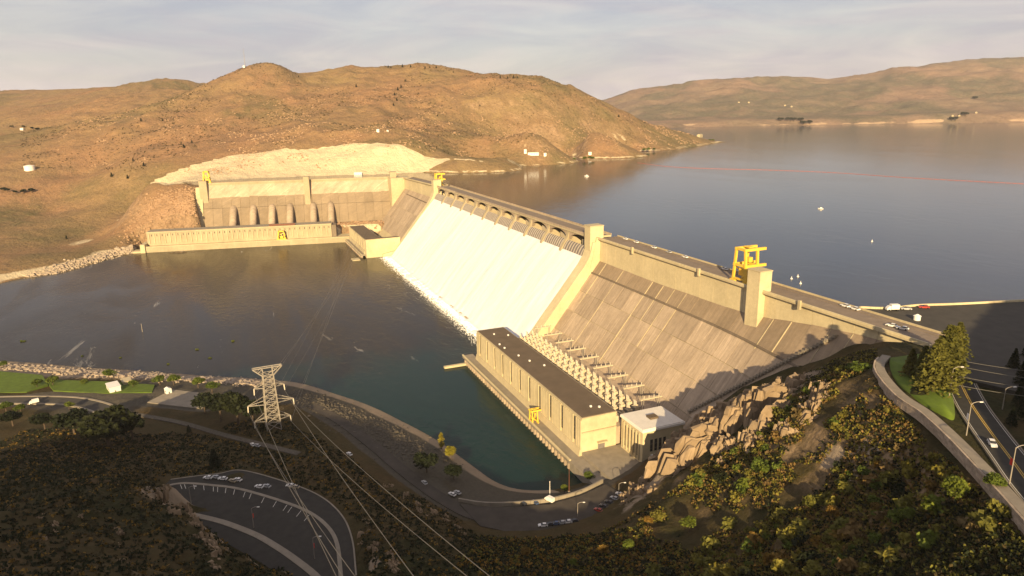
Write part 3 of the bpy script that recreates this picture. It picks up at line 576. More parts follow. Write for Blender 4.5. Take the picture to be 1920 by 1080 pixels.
def gate_mesh(w):
    m = MB(); n = 7; pr = []
    for i in range(n+1):
        t = i/n; pr.append((2.2+6.0*t**.85-.0, 96.6-8.8*t-1.0*math.sin(t*math.pi)*-1))
    m.extr(pr+[(1.5, 87), (1.5, 96.2)], -w/2, w/2); return m.mesh('drum_gate'), pr
am = {}; 
for i, (a, b) in enumerate(bays):
    w = round(b-a-.3, 1)
    if w not in am:
        A = arch_mesh(w); A.materials.append(M['face']); G, pr = gate_mesh(w); G.materials.append(M['gate'])
        Rb = MB(); x = 0
        for (y0, z0), (y1, z1) in zip(pr[:-1], pr[1:]): Rb.hexa([(x-.5, y0, z0), (x+.5, y0, z0), (x+.5, y1, z1), (x-.5, y1, z1), (x-.5, y0+.45, z0+.3), (x+.5, y0+.45, z0+.3), (x+.5, y1+.45, z1+.3), (x-.5, y1+.45, z1+.3)])
        Rm = Rb.mesh('rib'); Rm.materials.append(M['rib']); am[w] = (A, G, Rm)
    A, G, Rm = am[w]; c = (a+b)/2
    mobj('bridge_arch', A, None, dam, (c, 0, 0)); g = mobj('drum_gate', G, None, dam, (c, 0, 0)); [mobj('rib', Rm, None, g, (-w/2+w*(k+.5)/9, 0, 0)) for k in range(9)]
    MB().box(c-7, c+6, -9.5, -4.5, 94, 99.5).build('gate_hoist', M['ceramic'], dam); MB().box(a+.2, b-.2, -19.2, -18.6, 84, 105.2).build('dark_bay_backing', M['gate'], dam)  # dark sheet added behind each bay so the bridge openings look dark
e = [-.9]+[u for u in pier_u]+[508.9]
for a, b in zip(e[:-1], e[1:]):
    MB().box(a+.05, b-.05, -20, 2.2, 105.3, 106.9).build('bridge_deck', M['conc'], dam)
    MB().box(a+.05, b-.05, -16.2, -.6, 106.91, 107.15).build('roadway', M['crestroad'], dam)
    MB().box(a+.1, b-.1, 1.5, 2.3, 106.91, 108.7).build('parapet', M['face'], dam); MB().box(a+.1, b-.1, -20.3, -19.7, 106.91, 108.5).build('parapet', M['face'], dam)

MB().box(738, 778, -13, 26, 30, 102.8).build('junction_block', M['conc'], dam)
# ------------------------------------------------------------------ white water on the spillway
def spill():
    us = np.arange(-.4, 508.3, 3.0); pr = [(7.2, 88.4), (9.5, 86.8), (14, 82.4), (20, 75.6)]+[(20+62*t, 75.6-73*t) for t in np.linspace(.06, 1, 16)]+[(84, 1.0), (87, .7), (90, .45), (93, .2)]
    m = MB(); n = len(pr)
    for iu, u in enumerate(us):
        ed = float(fbm(np.array([u/22.]), np.array([3.3]), 4, 8)[0])
        for k, (y, z) in enumerate(pr):
            t = k/(n-1); nn = float(fbm(np.array([u/7.]), np.array([y/16.]), 3, 4)[0])
            y2 = y+(ed*9+2 if t > .8 else 0)*(t-.8)/.2*1.0; z2 = z+nn*.7*min(1, t*3)+(.6 if t > .85 else 0)*max(0, nn)*2.4
            if k == n-1: z2 = -.5
            m.v.append((u, y2, z2))
    for i in range(len(us)-1):
        for k in range(n-1): m.f.append((i*n+k, i*n+k+1, (i+1)*n+k+1, (i+1)*n+k))
    return m.build('spillway_water', M['foam'], None, None, True)
tag(spill(), kind='structure')
def spray():                                           # torn edge of froth where the sheet meets the river
    m = MB(); r2 = random.Random(12)
    for i in range(9000):
        u = r2.uniform(-6, 508); f = abs(r2.gauss(0, 1)); y = 87+f*8; s = r2.uniform(.3, .95)*(1.2-min(1, f*.35)); z = max(.02, r2.uniform(.0, .5)+1.0*math.exp(-f*1.4)*r2.random())
        m.add([(u-s, y-s*.8, z-.3), (u+s, y-s*.6, z-.3), (u+s*.2, y+s, z-.3), (u, y, z+s*.45)], [(0, 1, 3), (1, 2, 3), (2, 0, 3)])
    return m.build('spillway_froth', M['foam'])
tag(spray(), 'white froth at the foot of the spillway', None, None, 'stuff')

# ------------------------------------------------------------------ powerhouses
def powerhouse(name, label, u0, u1, v0, v1, zr, deck_z, bays, deck=10, roofm=M['roof']):
    p = empty(name, (u0, v0, 0), 0, label, 'powerhouse')
    def B(nm, mb, m, par=p): o = mb.build(nm, m, par); o.data.transform(Matrix.Translation((-u0, -v0, 0))); return o
    B('wall', MB().box(u0, u1, v0, v1, -6, zr-1.2), M['conc2'])
    B('parapet', MB().box(u0-.3, u1+.3, v0-.3, v1+.3, zr-1.197, zr-.6), M['conc'])
    B('roof', MB().box(u0+.5, u1-.5, v0+.5, v1-.5, zr-.597, zr-.2), roofm)
    L = (u1-u0)/bays
    for k in range(bays):
        a = u0+L*k
        w = B('window', MB().box(a+L*.5-2.5, a+L*.5+2.5, v1+.003, v1+.09, 13.5, zr-3.0), M['glass'])
        for q in range(4): B('mullion', MB().box(a+L*.5-2.5, a+L*.5+2.5, v1+.09, v1+.2, 15.5+q*3.4, 15.8+q*3.4), M['gate'], w)
        for f in (.08, .24, .76, .92): B('pilaster', MB().box(a+L*f-1.25, a+L*f+1.25, v1, v1+.75, 11, zr-2.2), M['conc2'])
        for f in (.36, .64): B('pilaster', MB().box(a+L*f-.55, a+L*f+.55, v1, v1+.9, 11, zr-2.2), M['conc'])
    B('base_course', MB().extr([(v1+.002, deck_z+.002), (v1+.002, 11), (v1+1.2, 10.6), (v1+2.2, deck_z+.002)], u0, u1), M['conc'])
    B('deck', MB().box(u0-3, u1+14, v1, v1+deck, deck_z-2.2, deck_z), M['pale_paving'])
    B('deck_kerb', MB().box(u0-3, u1+14, v1+deck-.9, v1+deck+.35, deck_z+.003, deck_z+1.0), M['conc2'])
    n = int((u1-u0+14)/4.8); pm = MB().box(0, 1.6, v1-v0+deck-3, v1-v0+deck+.6, -6, deck_z-2.203).mesh('deck_pier'); pm.materials.append(M['face'])
    for k in range(n): mobj('deck_pier', pm, None, p, (-2+4.8*k, 0, 0))
    B('dark_gap_backing', MB().box(u0-2.5, u1+13, v1+deck-3.6, v1+deck-3.1, -6, deck_z-2.203), M['dark'])  # near-black backing, paints the shade in the gaps between deck piers
    return p
lp = powerhouse('powerhouse', 'long brown-roofed powerhouse at the foot of the dam beside the near end of the spillway', -207, -8, 95.5, 121, 33, 6, 11, 10)
rr = random.Random(5)
for k in range(9):
    u = rr.uniform(-200, -15); v = rr.uniform(99, 118); MB().box(u-207*0-.6, u+.6, v-.6, v+.6, 32.7, 33.9).build('roof_vent', M['white'], lp).data.transform(Matrix.Translation((207, -95.5, 0)))
# doorway and steps on the end wall
for nm, bx, mm in (('door', (-207.25, -207.003, 104, 109, 6, 13), M['gate']), ('door_canopy', (-209.5, -207.003, 103, 110, 13.3, 14.1), M['conc']), ('end_ledge', (-208.2, -207.003, 96, 121, 22, 22.6), M['conc'])):
    MB().box(*bx).build(nm, mm, lp).data.transform(Matrix.Translation((207, -95.5, 0)))
# mooring boom at the far corner
tag(MB().box(-6, -3, 131, 152, .3, 2.2).build('floating_pier', M['conc']), 'pale concrete jetty jutting into the river from the powerhouse far corner', 'jetty')
rp = powerhouse('powerhouse', 'small brown-roofed powerhouse across the river, beyond the white spillway', 524, 668, 95.5, 121, 29, 5, 8, 8)
eb = empty('end_block', (522, 90, 0), 0, 'plain pale concrete block closing the far powerhouse at the spillway edge', 'building')
MB().box(-8, 1.5, -24, 31.4, -6, 28.6).build('wall', M['conc2'], eb); MB().box(-8.3, 1.6, -24.3, 31.7, 28.603, 29.6).build('parapet', M['conc'], eb); MB().box(-7.6, 1.2, -23, 31, 29.0, 29.7).build('roof', M['roof'], eb)
tag(MB().box(500, 515, 134, 146, .2, 1.8).build('floating_pier', M['conc']), 'small pale landing stage under the far powerhouse end', 'jetty')

ys_ = tag(MB().box(-256, -207.4, 90, 120.9, 2, 8.6).build('service_yard', M['pale_paving']), kind='structure')
tag(MB().box(-246, -210.2, 121, 131.2, -6, 6.1).build('service_yard', M['pale_paving']), kind='structure')
# service building at the near end
sb = empty('service_building', (-236, 64, 0), 0, 'pale block with a white flat roof standing between powerhouse and rocky cliff', 'building')
sbx = lambda nm, b, m, par=None: MB().box(*b).build(nm, m, par or sb)
sbx('wall', (0, 25, 0, 30, 4, 30), M['conc2']); sbx('parapet', (-.8, 25.8, -.8, 30.8, 30.003, 31.4), M['white']); sbx('roof', (-.2, 25.2, -.2, 30.2, 31.403, 31.9), M['whiteroof']); sbx('roof_hatch', (10, 15, 12, 18, 31.903, 33.2), M['roof'])
for k in range(5): sbx('window', (5+3.6*k, 6.2+3.6*k, 30.003, 30.12, 12, 26), M['glass'])
for k in range(6): sbx('pilaster', (3.2+3.6*k, 4.4+3.6*k, 30.003, 30.6, 10, 28), M['conc'])
for k in range(4):
    w = sbx('window', (-.12, -.003, 13+3.2*k, 14.9+3.2*k, 16, 24), M['glass'])
    for q in range(2): sbx('mullion', (-.2, -.121, 13+3.2*k, 14.9+3.2*k, 18+3*q, 18.25+3*q), M['gate'], w)
sbx('entrance_canopy', (-7, -.003, 8, 24, 13, 13.8), M['white'])
yard = tag(MB().box(-204.5, -8.5, 50, 95.2, 2, 20).build('transformer_yard', M['face']), kind='structure')
# transformers and take-off frames behind the powerhouse
tr = empty('transformer', (0, 0, 0)); tr.scale = (1, 1, 1)
MB().box(-2.2, 2.2, -1.8, 1.8, 0, 4.2).build('tank', M['ceramic'], tr); MB().cyl((-2, 0, 5.4), (2, 0, 5.4), .7).build('conservator', M['ceramic'], tr)
for s in (-1, 1):
    f = MB()
    for k in range(6): f.box(-1.9+k*.7, -1.6+k*.7, s*1.85 if s > 0 else -2.7, 2.7 if s > 0 else -1.85, .5, 3.8)
    f.build('radiator', M['steel'], tr)
for k in range(3): MB().cyl((-1.4+1.4*k, .4, 4.2), (-1.4+1.4*k, .7, 8.6), .34, .22).build('bushing', M['insul'], tr)
k = 0
for row, v in enumerate((90.5, 83.5, 76.5, 69.5)):
    for i in range(19):
        o = tr if k == 0 else copy_tree(tr); o.location = (-196+9.6*i+row*2.2, v, 20); o.rotation_euler = (0, 0, rr.uniform(-.05, .05))
        tag(o, 'buff transformer with pale bushings in the '+['row nearest the powerhouse roof', 'second row behind the powerhouse', 'third row behind the powerhouse', 'row nearest the dam face'][row], 'transformer', 'transformers between powerhouse and dam'); k += 1
tf = empty('takeoff_frame', (0, 0, 0))
for x in (-1.2, 1.2):
    MB().bar((x, 0, 0), (x, 0, 10.5), .4).build('post', M['steel'], tf); MB().bar((x, 13, 0), (x, 13, 10.5), .4).build('post', M['steel'], tf)
MB().box(-1.0, 1.0, -2, 15, 10, 10.8).build('beam', M['ceramic'], tf)
for q in range(4): MB().cyl((0, 4*q, 10.8), (0, 4*q, 12.6), .25).build('insulator', M['insul'], tf)
for i in range(9):
    o = tf if i == 0 else copy_tree(tf); o.location = (-18-22.0*i, 54, 20)
    tag(o, f'pale steel beam frame over the transformers, {["nearest the spillway", "second from the spillway", "third from the spillway", "fourth from the spillway", "in the middle of the row", "fourth from the white-roofed block", "third from the white-roofed block", "second from the white-roofed block", "nearest the white-roofed block"][i]}', 'steel frame', 'line frames over the transformers')

# ------------------------------------------------------------------ third powerhouse and its forebay dam
fd = empty('forebay_dam', TPP[0]+(0,), 0, 'far concrete dam wall with curved pipes, below the pale excavated bank', 'dam')
def hexT(s0, s1, prof_in, prof_out):                   # two (d, z) pairs each: bottom, top
    (di0, zi0), (di1, zi1) = prof_in; (do0, zo0), (do1, zo1) = prof_out
    return MB().hexa([tpp(s0, di0, zi0), tpp(s1, di0, zi0), tpp(s1, do0, zo0), tpp(s0, do0, zo0), tpp(s0, di1, zi1), tpp(s1, di1, zi1), tpp(s1, do1, zo1), tpp(s0, do1, zo1)])
def TB(nm, mb, m, par=None): o = mb.build(nm, m, par or fd); o.data.transform(Matrix.Translation((-TPP[0][0], -TPP[0][1], 0))); return o
SL = 350
TB('dam_core', hexT(-4, SL, ((-9, -10), (-9, 101)), ((27, -10), (-.4, 101))), M['face'])
n = 22
for k in range(n):
    a, b = -4+(SL+4)*k/n+.12, -4+(SL+4)*(k+1)/n-.12
    TB('wall_panel', hexT(a, b, ((-1, 88), (-1, 101)), ((.25+rs.uniform(0, .15), 88), (.25, 101))), M['conc_far'])
    o1, o2 = rs.uniform(.1, .4), rs.uniform(.1, .4)
    TB('face_block', hexT(a, b, ((9, 58.2), (-.3, 87.8)), ((13.0+o1, 58.2), (.8+o1, 87.8))), M['face_tpp'])
    TB('face_block', hexT(a, b, ((20, 24), (9, 57.8)), ((26+o2, 24), (13.4+o2, 57.8))), M['face_tpp'])
    TB('parapet', hexT(a, b, ((-.2, 101), (-.2, 103.6)), ((.9, 101), (.9, 103.6))), M['conc_far'])
TB('roadway', hexT(-4, SL, ((-9.5, 101.02), (-9.5, 101.6)), ((-.25, 101.02), (-.25, 101.6))), M['crestroad'])
TB('upstream_parapet', hexT(-4, SL, ((-10, 101.6), (-10, 102.9)), ((-9.4, 101.6), (-9.4, 102.9))), M['conc'])
def block(nm, s0, s1, d0, d1, z0, z1, m): return TB(nm, hexT(s0, s1, ((d0, z0), (d0, z1)), ((d1, z0), (d1, z1))), m)
block('tower', 176, 186, -5, 13, 40, 110, M['conc_far']); block('tower', -8, 5, -9, 9, 60, 108, M['conc_far']); block('tower', 336, 348, -9, 12, 50, 113, M['conc_far'])
TB('wing_wall', hexT(-16, -4.2, ((-6, 10), (-6, 96)), ((34, 10), (1, 96))), M['conc'])
for s in (48, 83, 116, 148, 190, 222):
    P_ = [tpp(s, 10, 56), tpp(s, 18, 53), tpp(s, 26, 47), tpp(s, 33, 39), tpp(s, 40, 30), tpp(s, 50, 24), tpp(s, 66, 20)]
    o = MB().tube(smooth_line(P_, 4), 6.4, 14).build('penstock', M['face'], fd, None, True); o.data.transform(Matrix.Translation((-TPP[0][0], -TPP[0][1], 0)))
tp = empty('powerhouse', TPP[0]+(0,), 0, 'long low pale powerhouse with ribbed wall on the far river bank', 'powerhouse')
def PB(nm, s0, s1, d0, d1, z0, z1, m, par=None): o = hexT(s0, s1, ((d0, z0), (d0, z1)), ((d1, z0), (d1, z1))).build(nm, m, par or tp); o.data.transform(Matrix.Translation((-TPP[0][0], -TPP[0][1], 0))); return o
PB('wall', -82, 224, 68, 97, -5, 31, M['conc_far']); PB('parapet', -82.5, 224.5, 67.5, 97.5, 31.003, 32.6, M['conc']); PB('roof', -81, 223, 69, 96, 32.603, 33, M['pale_paving'])
for k in range(36): PB('pilaster', -79+8.4*k, -77.6+8.4*k, 97.003, 98.1, 13, 29.5, M['conc'])
for k in range(36): PB('slot_window', -74.6+8.4*k, -73.6+8.4*k, 97.003, 97.1, 25, 28.5, M['dark'])
PB('deck', -84, 262, 97.003, 111, -6, 9, M['conc_far']); PB('deck_rail', -84, 262, 110.2, 110.9, 9.003, 10.2, M['conc']); PB('end_pier', -90, -82.6, 66, 114, -6, 14, M['conc']); PB('end_bay', 224.6, 232, 70, 97, 9, 30, M['face_dark'])
PB('end_platform', 232.1, 262, 70, 97, -4, 8.6, M['conc'])
PB('landing', -110, -90.1, 92, 112, -4, 3, M['conc'])
tag(hexT(118, 162, ((93, 33.4), (93, 36)), ((96, 33.4), (96, 36))).build('lifting_beam', M['redbrown']), 'rust-brown lifting beam lying on the roof edge of the ribbed far powerhouse', 'beam')

# ------------------------------------------------------------------ cranes
def crane(loc, rz, W_, D_, H, label, arm=8, two=True, name='gantry_crane', thick=1.3):
    c = empty(name, loc, rz, label, 'crane'); t = thick; w, d = W_/2, D_/2; Y_ = M['yellow']
    for sx in (-1, 1):
        for sy in (-1, 1):
            MB().bar((sx*w*1.15, sy*d, 0), (sx*w*.8, sy*d, H), t).build('leg', Y_, c)
            MB().box(sx*w*1.15-1.6*t, sx*w*1.15+1.6*t, sy*d-.6*t, sy*d+.6*t, -.1, .9*t).build('bogie', Y_, c)
    for f in ((1.0, .52) if two else (1.0,)):
        ww = w*(1.15-.35*f)
        for sx in (-1, 1): MB().bar((sx*ww, -d-arm, H*f), (sx*ww, d+1, H*f), t*1.1, t*1.2).build('girder', Y_, c)
        for sy in (-1, 1): MB().bar((-ww, sy*d, H*f), (ww, sy*d, H*f), t).build('cross_beam', Y_, c)
    for sx in (-1, 1):
        MB().bar((sx*w*1.12, -d, .08*H), (sx*w*1.0, d, H*.5), t*.45).build('brace', Y_, c)
    for sy in (-1, 1): MB().bar((-w*1.1, sy*d, H*.1), (w*1.1, sy*d, H*.1), t*.8).build('sill_beam', Y_, c)
    MB().box(-w*.5, w*.5, -d*.6, d*.1, H+.6*t, H+1.1*t).build('trolley', Y_, c); MB().box(-w*.5, w*.5, d*.1, d*.7, H*.2, H*.42).build('machine_house', M['yellow'], c)
    MB().box(-w*.3, w*.2, -d*.8, -d*.2, H*.6, H*.74).build('cab', M['yellow'], c); return c
crane((-202, -7, 107.2), 0, 11, 10, 23, 'tall yellow gantry crane on the dam crest beside the near concrete tower', 7, True, thick=1.5)
crane((531, -7, 107), 0, 9, 9, 18, 'yellow gantry crane on the crest at the far end of the spillway', 6, True, thick=1.7)
crane(tpp(4, -5, 101.7), math.atan2(ty, tx), 10, 8, 22, 'narrow yellow crane at the left end of the far forebay dam', 2, True, thick=1.7)
crane((-148, 128.5, 6.1), 0, 5, 4, 9, 'small yellow gantry crane on the powerhouse deck by the river', 3, False, thick=.8)
crane(tpp(138, 103, 9.1), math.atan2(ty, tx), 11, 8, 15, 'yellow gantry crane on the deck of the ribbed far powerhouse', 2, False, thick=1.5)

# ------------------------------------------------------------------ roads, paths, lawn on the near bank
def ribbon(line, w0, w1, dz, th=.5):                   # closed slab following a line, from offset w0 to w1 (left positive)
    P = [np.array(p) for p in line]; n = len(P); m = MB(); A = []; B = []
    for i in range(n):
        d = P[min(i+1, n-1)]-P[max(i-1, 0)]; k = np.array([-d[1], d[0]])/max(1e-6, math.hypot(d[0], d[1]))
        A.append((P[i][0]+k[0]*w0, P[i][1]+k[1]*w0, P[i][2]+dz)); B.append((P[i][0]+k[0]*w1, P[i][1]+k[1]*w1, P[i][2]+dz))
    lo = lambda Q: [(x, y, z-th) for x, y, z in Q]
    m.strip(B, A); m.strip(A, lo(A)); m.strip(lo(B), B); m.strip(lo(A), lo(B)); return m
def road(name, line, w, mat, kerb=True, lines=()):
    o = tag(ribbon(line, -w, w, 0).build(name, mat), kind='structure')
    if kerb:
        for s in (-1, 1): ribbon(line, s*w, s*(w+.45), .14, .7).build('kerb', M['pale_paving'], o)
    for off, wd, mt in lines: ribbon(line, off-wd/2, off+wd/2, .006, .004).build('road_line', mt, o)
    return o
road('road', ROADS['highway'][0], 5.6, M['asphalt'], True, ((-.22, .28, M['yline']), (.4, .28, M['yline']), (-5.1, .22, M['line']), (5.1, .22, M['line'])))
road('road', ROADS['lower_drive'][0], 4, M['drive'], False, ())
road('path', ROADS['bank_track'][0], 2.2, M['gravel'], False)
rd = road('road', ROADS['park_loop'][0], 6, M['plaza'], False)
ribbon(ROADS['park_loop'][0], -7.6, -6, .35, 1.0).build('loop_wall', M['pale_paving'], rd); ribbon(ROADS['park_loop'][0], 6, 8, .35, 1.0).build('loop_wall', M['pale_paving'], rd)
tag(ribbon(ROADS['park_lot'][0], -13, 13, .05).build('parking_lot', M['pale_paving']), kind='structure')
SW1 = smooth_line(px([(305, 912, 30), (345, 906, 30), (400, 910, 30.1), (450, 917, 30.3), (520, 937, 30.7), (575, 958, 31.2), (612, 985, 31.8), (632, 1020, 32.2), (640, 1090, 33)]), 6)
SW2 = smooth_line(px([(330, 958, 30.4), (365, 966, 30.6), (400, 974, 30.8), (430, 983, 31), (480, 1003, 31.4), (520, 1026, 31.7), (555, 1050, 32), (590, 1078, 32.4), (612, 1105, 33)]), 6)
LOT = smooth_line(px([(320, 899, 30), (365, 893, 30), (410, 888, 30), (455, 882, 30), (540, 905, 30.4), (600, 930, 30.8), (640, 965, 31.4), (660, 1010, 32), (668, 1080, 33)]), 6)
SW3 = smooth_line(px([(330, 990, 30.4), (365, 1000, 30.6), (400, 1010, 30.8), (430, 1022, 31), (470, 1044, 31.4), (500, 1062, 31.7), (530, 1084, 32), (550, 1100, 32.4), (570, 1120, 33)]), 6)
pl = MB(); pl.strip([tuple(p+np.array([0, 0, -.02])) for p in SW2], [tuple(p+np.array([0, 0, -.02])) for p in SW1]); pl.strip([tuple(p+np.array([0, 0, -.03])) for p in SW1], [tuple(p+np.array([0, 0, -.03])) for p in LOT]); pl.strip([tuple(p+np.array([0, 0, -.04])) for p in SW3], [tuple(p+np.array([0, 0, -.04])) for p in SW2])
lot = tag(pl.build('parking_lot', M['asphalt']), kind='structure')
for L_, a, b in ((SW1, -.9, .9), (SW2, -1.6, 1.6), (LOT, -.35, .35)): tag(ribbon(L_, a, b, .15, .8).build('sidewalk', M['pale_paving']), kind='structure')
for k in range(16):
    i = 5+k*1.75; p = SW1[int(i)]; q = SW2[int(i)]; d = (q-p)/np.linalg.norm(q-p); a = p+d*1.4; b = p+d*7.0; n_ = np.array([-d[1], d[0], 0])*.14
    MB().add([tuple(a-n_), tuple(b-n_), tuple(b+n_), tuple(a+n_)], [(0, 1, 2, 3)]).build('bay_line', M['line'], lot)
isl = [px([(560, 985, 31.6)])[0], px([(578, 962, 31.3)])[0], px([(618, 985, 31.8)])[0], px([(572, 990, 31.7)])[0]]
FP = smooth_line(px([(1662, 668, 109), (1650, 684, 109), (1657, 705, 109.3), (1690, 742, 110), (1740, 776, 110.8), (1795, 826, 111.6), (1850, 883, 112.5), (1905, 943, 113.5), (1980, 1025, 115.5)]), 6)
tag(ribbon(FP, -1.8, 1.8, .5, 1.4).build('footpath', M['pale_paving']), kind='structure')
rw = empty('retaining_wall', (0, 0, 0), 0, 'curving grey stone retaining wall below the footpath by the lawn', 'wall')
sizes = [FP[i] for i in range(0, len(FP))]
for i in range(2, len(FP)-1):                         # courses of stone blocks
    a, b = FP[i], FP[i+1]; d = b-a; k = np.array([-d[1], d[0], 0])/math.hypot(d[0], d[1])
    sgn = 1 if np.dot(k, np.array([-.3, .95, 0])) > 0 else -1; k = k*sgn
    for c in range(3):
        o = k*(1.9+.10*c+rs.uniform(0, .12)); z0, z1 = .55-1.25*(c+1)+.05, .55-1.25*c
        A, B = a+d*.01+o, b-d*.01+o
        MB().hexa([A+(0, 0, z0), B+(0, 0, z0), B+k*.7+(0, 0, z0), A+k*.7+(0, 0, z0), A+(0, 0, z1), B+(0, 0, z1), B+k*.7+(0, 0, z1), A+k*.7+(0, 0, z1)]).build('stone_block', M['riprap'], rw)
lw = MB(); c0 = np.mean(np.array(LAWNPOLY), 0); ring = smooth_line(LAWNPOLY+[LAWNPOLY[0]], 5)[:-1]; n = len(ring)
lw.v = [tuple(c0+np.array([0, 0, 1.2]))]+[tuple(c0+(p-c0)*.6+np.array([0, 0, .9])) for p in ring]+[tuple(p+np.array([0, 0, .35])) for p in ring]+[tuple(p+np.array([0, 0, -3])) for p in ring]
lw.f = [(0, 1+i, 1+(i+1) % n) for i in range(n)]+[(1+i, 1+n+i, 1+n+(i+1) % n, 1+(i+1) % n) for i in range(n)]+[(1+n+i, 1+2*n+i, 1+2*n+(i+1) % n, 1+n+(i+1) % n) for i in range(n)]
tag(lw.build('lawn', M['lawn'], None, None, True), kind='structure')
PL = px([(-60, 700, 8.6), (0, 697, 8.6), (80, 704, 8.6), (90, 722, 9.2), (50, 736, 9.8), (-60, 738, 9.8)]); m_ = MB(); n = len(PL)
m_.add([(x, y, z+.5) for x, y, z in PL]+[(x, y, z-3) for x, y, z in PL], [tuple(range(n))]+[(i, n+i, n+(i+1) % n, (i+1) % n) for i in range(n)]); tag(m_.build('lawn', M['lawn']), kind='structure')
PL = px([(85, 712, 8.8), (200, 716, 8.8), (290, 722, 9), (285, 736, 9.8), (200, 738, 9.8), (100, 733, 9.6)]); m_ = MB(); n = len(PL)
m_.add([(x, y, z+.4) for x, y, z in PL]+[(x, y, z-3) for x, y, z in PL], [tuple(range(n))]+[(i, n+i, n+(i+1) % n, (i+1) % n) for i in range(n)]); tag(m_.build('lawn', M['lawn']), kind='structure')
# plaza at the dam's near end
pz = [(-283, -20.7), (-282, -24), (-288, -32), (-291, -42), (-293, -57), (-300, -77), (-317, -136), (-420, -140), (-470, -60), (-440, -10), (-400, 20), (-372, 30), (-346.5, 10), (-346.5, -20.7)]
m_ = MB(); n = len(pz); m_.add([(x, y, 107.2) for x, y in pz]+[(x, y, 82) for x, y in pz], [tuple(range(n))]+[(i, n+i, n+(i+1) % n, (i+1) % n) for i in range(n)])
tag(m_.build('plaza', M['plaza']), kind='structure')
lb = empty('lakeside_wall', (-345, -13.5, 107.2), 0, 'low pale wall curving along the lake edge of the plaza at the near dam end', 'wall')
wl = smooth_line([(-283.4, -21.4, 107.2), (-283, -24, 107.2), (-288.6, -32, 107.2), (-291.7, -42, 107.2), (-293.7, -57, 107.2), (-300.7, -77, 107.2), (-308, -102, 107.2), (-317.5, -135.5, 107.2)], 4)
for a, b in zip(wl[:-1], wl[1:]):
    d = b-a; k = np.array([-d[1], d[0], 0])/math.hypot(d[0], d[1])*.35; a2 = a+d*.01; b2 = b-d*.01
    o = MB().hexa([a2-k, b2-k, b2+k, a2+k, a2-k+(0, 0, 1.2), b2-k+(0, 0, 1.2), b2+k+(0, 0, 1.2), a2+k+(0, 0, 1.2)]).build('wall_panel', M['conc2'], lb); o.data.transform(Matrix.Translation((345, 13.5, -107.2)))
# river wall along the lower drive
rvw = empty('river_wall', (0, 0, 0), 0, 'low pale wall curving along the river edge of the lower parking area', 'wall')
RW = smooth_line(px([(860, 938, 11.8), (905, 945, 12), (960, 945, 12.2), (1030, 938, 12.3), (1090, 922, 12.3), (1130, 902, 12.2)]), 4)
for a, b in zip(RW[:-1], RW[1:]):
    d = b-a; k = np.array([-d[1], d[0], 0])/math.hypot(d[0], d[1])*.5; a2 = a+d*.01; b2 = b-d*.01
    MB().hexa([a2-k+(0, 0, -4), b2-k+(0, 0, -4), b2+k+(0, 0, -4), a2+k+(0, 0, -4), a2-k+(0, 0, 1.3), b2-k+(0, 0, 1.3), b2+k+(0, 0, 1.3), a2+k+(0, 0, 1.3)]).build('wall_panel', M['pale_paving'], rvw)

LL = px([(862, 945, 12.2), (905, 951, 12.3), (960, 951, 12.4), (1030, 945, 12.5), (1088, 929, 12.5), (1135, 908, 12.4), (1165, 925, 12.5), (1150, 955, 12.6), (1100, 985, 12.7), (1050, 1000, 12.8), (980, 1002, 12.8), (900, 985, 12.6)]); m_ = MB(); n = len(LL)
m_.add([(x, y, 12.45) for x, y, z in LL]+[(x, y, 9) for x, y, z in LL], [tuple(range(n))]+[(i, n+i, n+(i+1) % n, (i+1) % n) for i in range(n)]); tag(m_.build('parking_lot', M['drive']), kind='structure')
# ------------------------------------------------------------------ rocks
def rock_mesh(seed, nb=26):
    r_ = np.random.RandomState(seed); bm = bmesh.new(); tilt = Matrix.Rotation(r_.uniform(-.3, .3), 3, 'X') @ Matrix.Rotation(r_.uniform(-.3, .3), 3, 'Y')
    for b in range(nb):
        c = np.array([r_.uniform(-.8, .8), r_.uniform(-.6, .6), 0]); s = np.array([r_.uniform(.09, .3), r_.uniform(.1, .26), r_.uniform(.5, 1.15)*(1-.45*np.hypot(c[0], c[1]))])
        vs = []
        for k in range(18):
            q = r_.uniform(-1, 1, 3); q /= max(abs(q))**.8; vs.append(bm.verts.new(tilt @ Vector((c+q*s).tolist())))
        g = bmesh.ops.convex_hull(bm, input=vs); bmesh.ops.delete(bm, geom=[x for x in g['geom_interior'] if isinstance(x, bmesh.types.BMVert)], context='VERTS')
    me = bpy.data.meshes.new('rock_outcrop'); bm.to_mesh(me); bm.free(); me.materials.append(M['rock']); return me
CLIFF_A = math.atan2(CLIFF[5][1]-CLIFF[2][1], CLIFF[5][0]-CLIFF[2][0])
RK = [rock_mesh(s) for s in range(9)]
def outcrops(spots, label, group, base=None, long=1.0):
    for i, (x, y, s) in enumerate(spots):
        p = hit(x, y, hW)
        if not p: continue
        o = mobj('rock_outcrop', RK[rr.randrange(9)], None, None, (p[0], p[1], p[2]-s*.66)); f = rr.uniform(.7, 1.3)
        o.scale = (s*f*long, s/f*.8, s*rr.uniform(.8, 1.4)); o.rotation_euler = (rr.uniform(-.12, .12), rr.uniform(-.12, .12), rr.uniform(-.45, .45)+(base or .5))
        f_ = i/max(1, len(spots)-1); tag(o, label+(', at the band\'s left end' if f_ < .25 else ', left of its middle' if f_ < .5 else ', right of its middle' if f_ < .75 else ', at the band\'s right end'), 'rock', group)
def band(pts, n, s0, s1, jx, jy):
    R = []
    for i in range(n):
        t = i/(n-1)*(len(pts)-1); k = min(int(t), len(pts)-2); f = t-k; R.append((pts[k][0]*(1-f)+pts[k+1][0]*f+rr.uniform(-jx, jx), pts[k][1]*(1-f)+pts[k+1][1]*f+rr.uniform(-jy, jy), rr.uniform(s0, s1)))
    return R
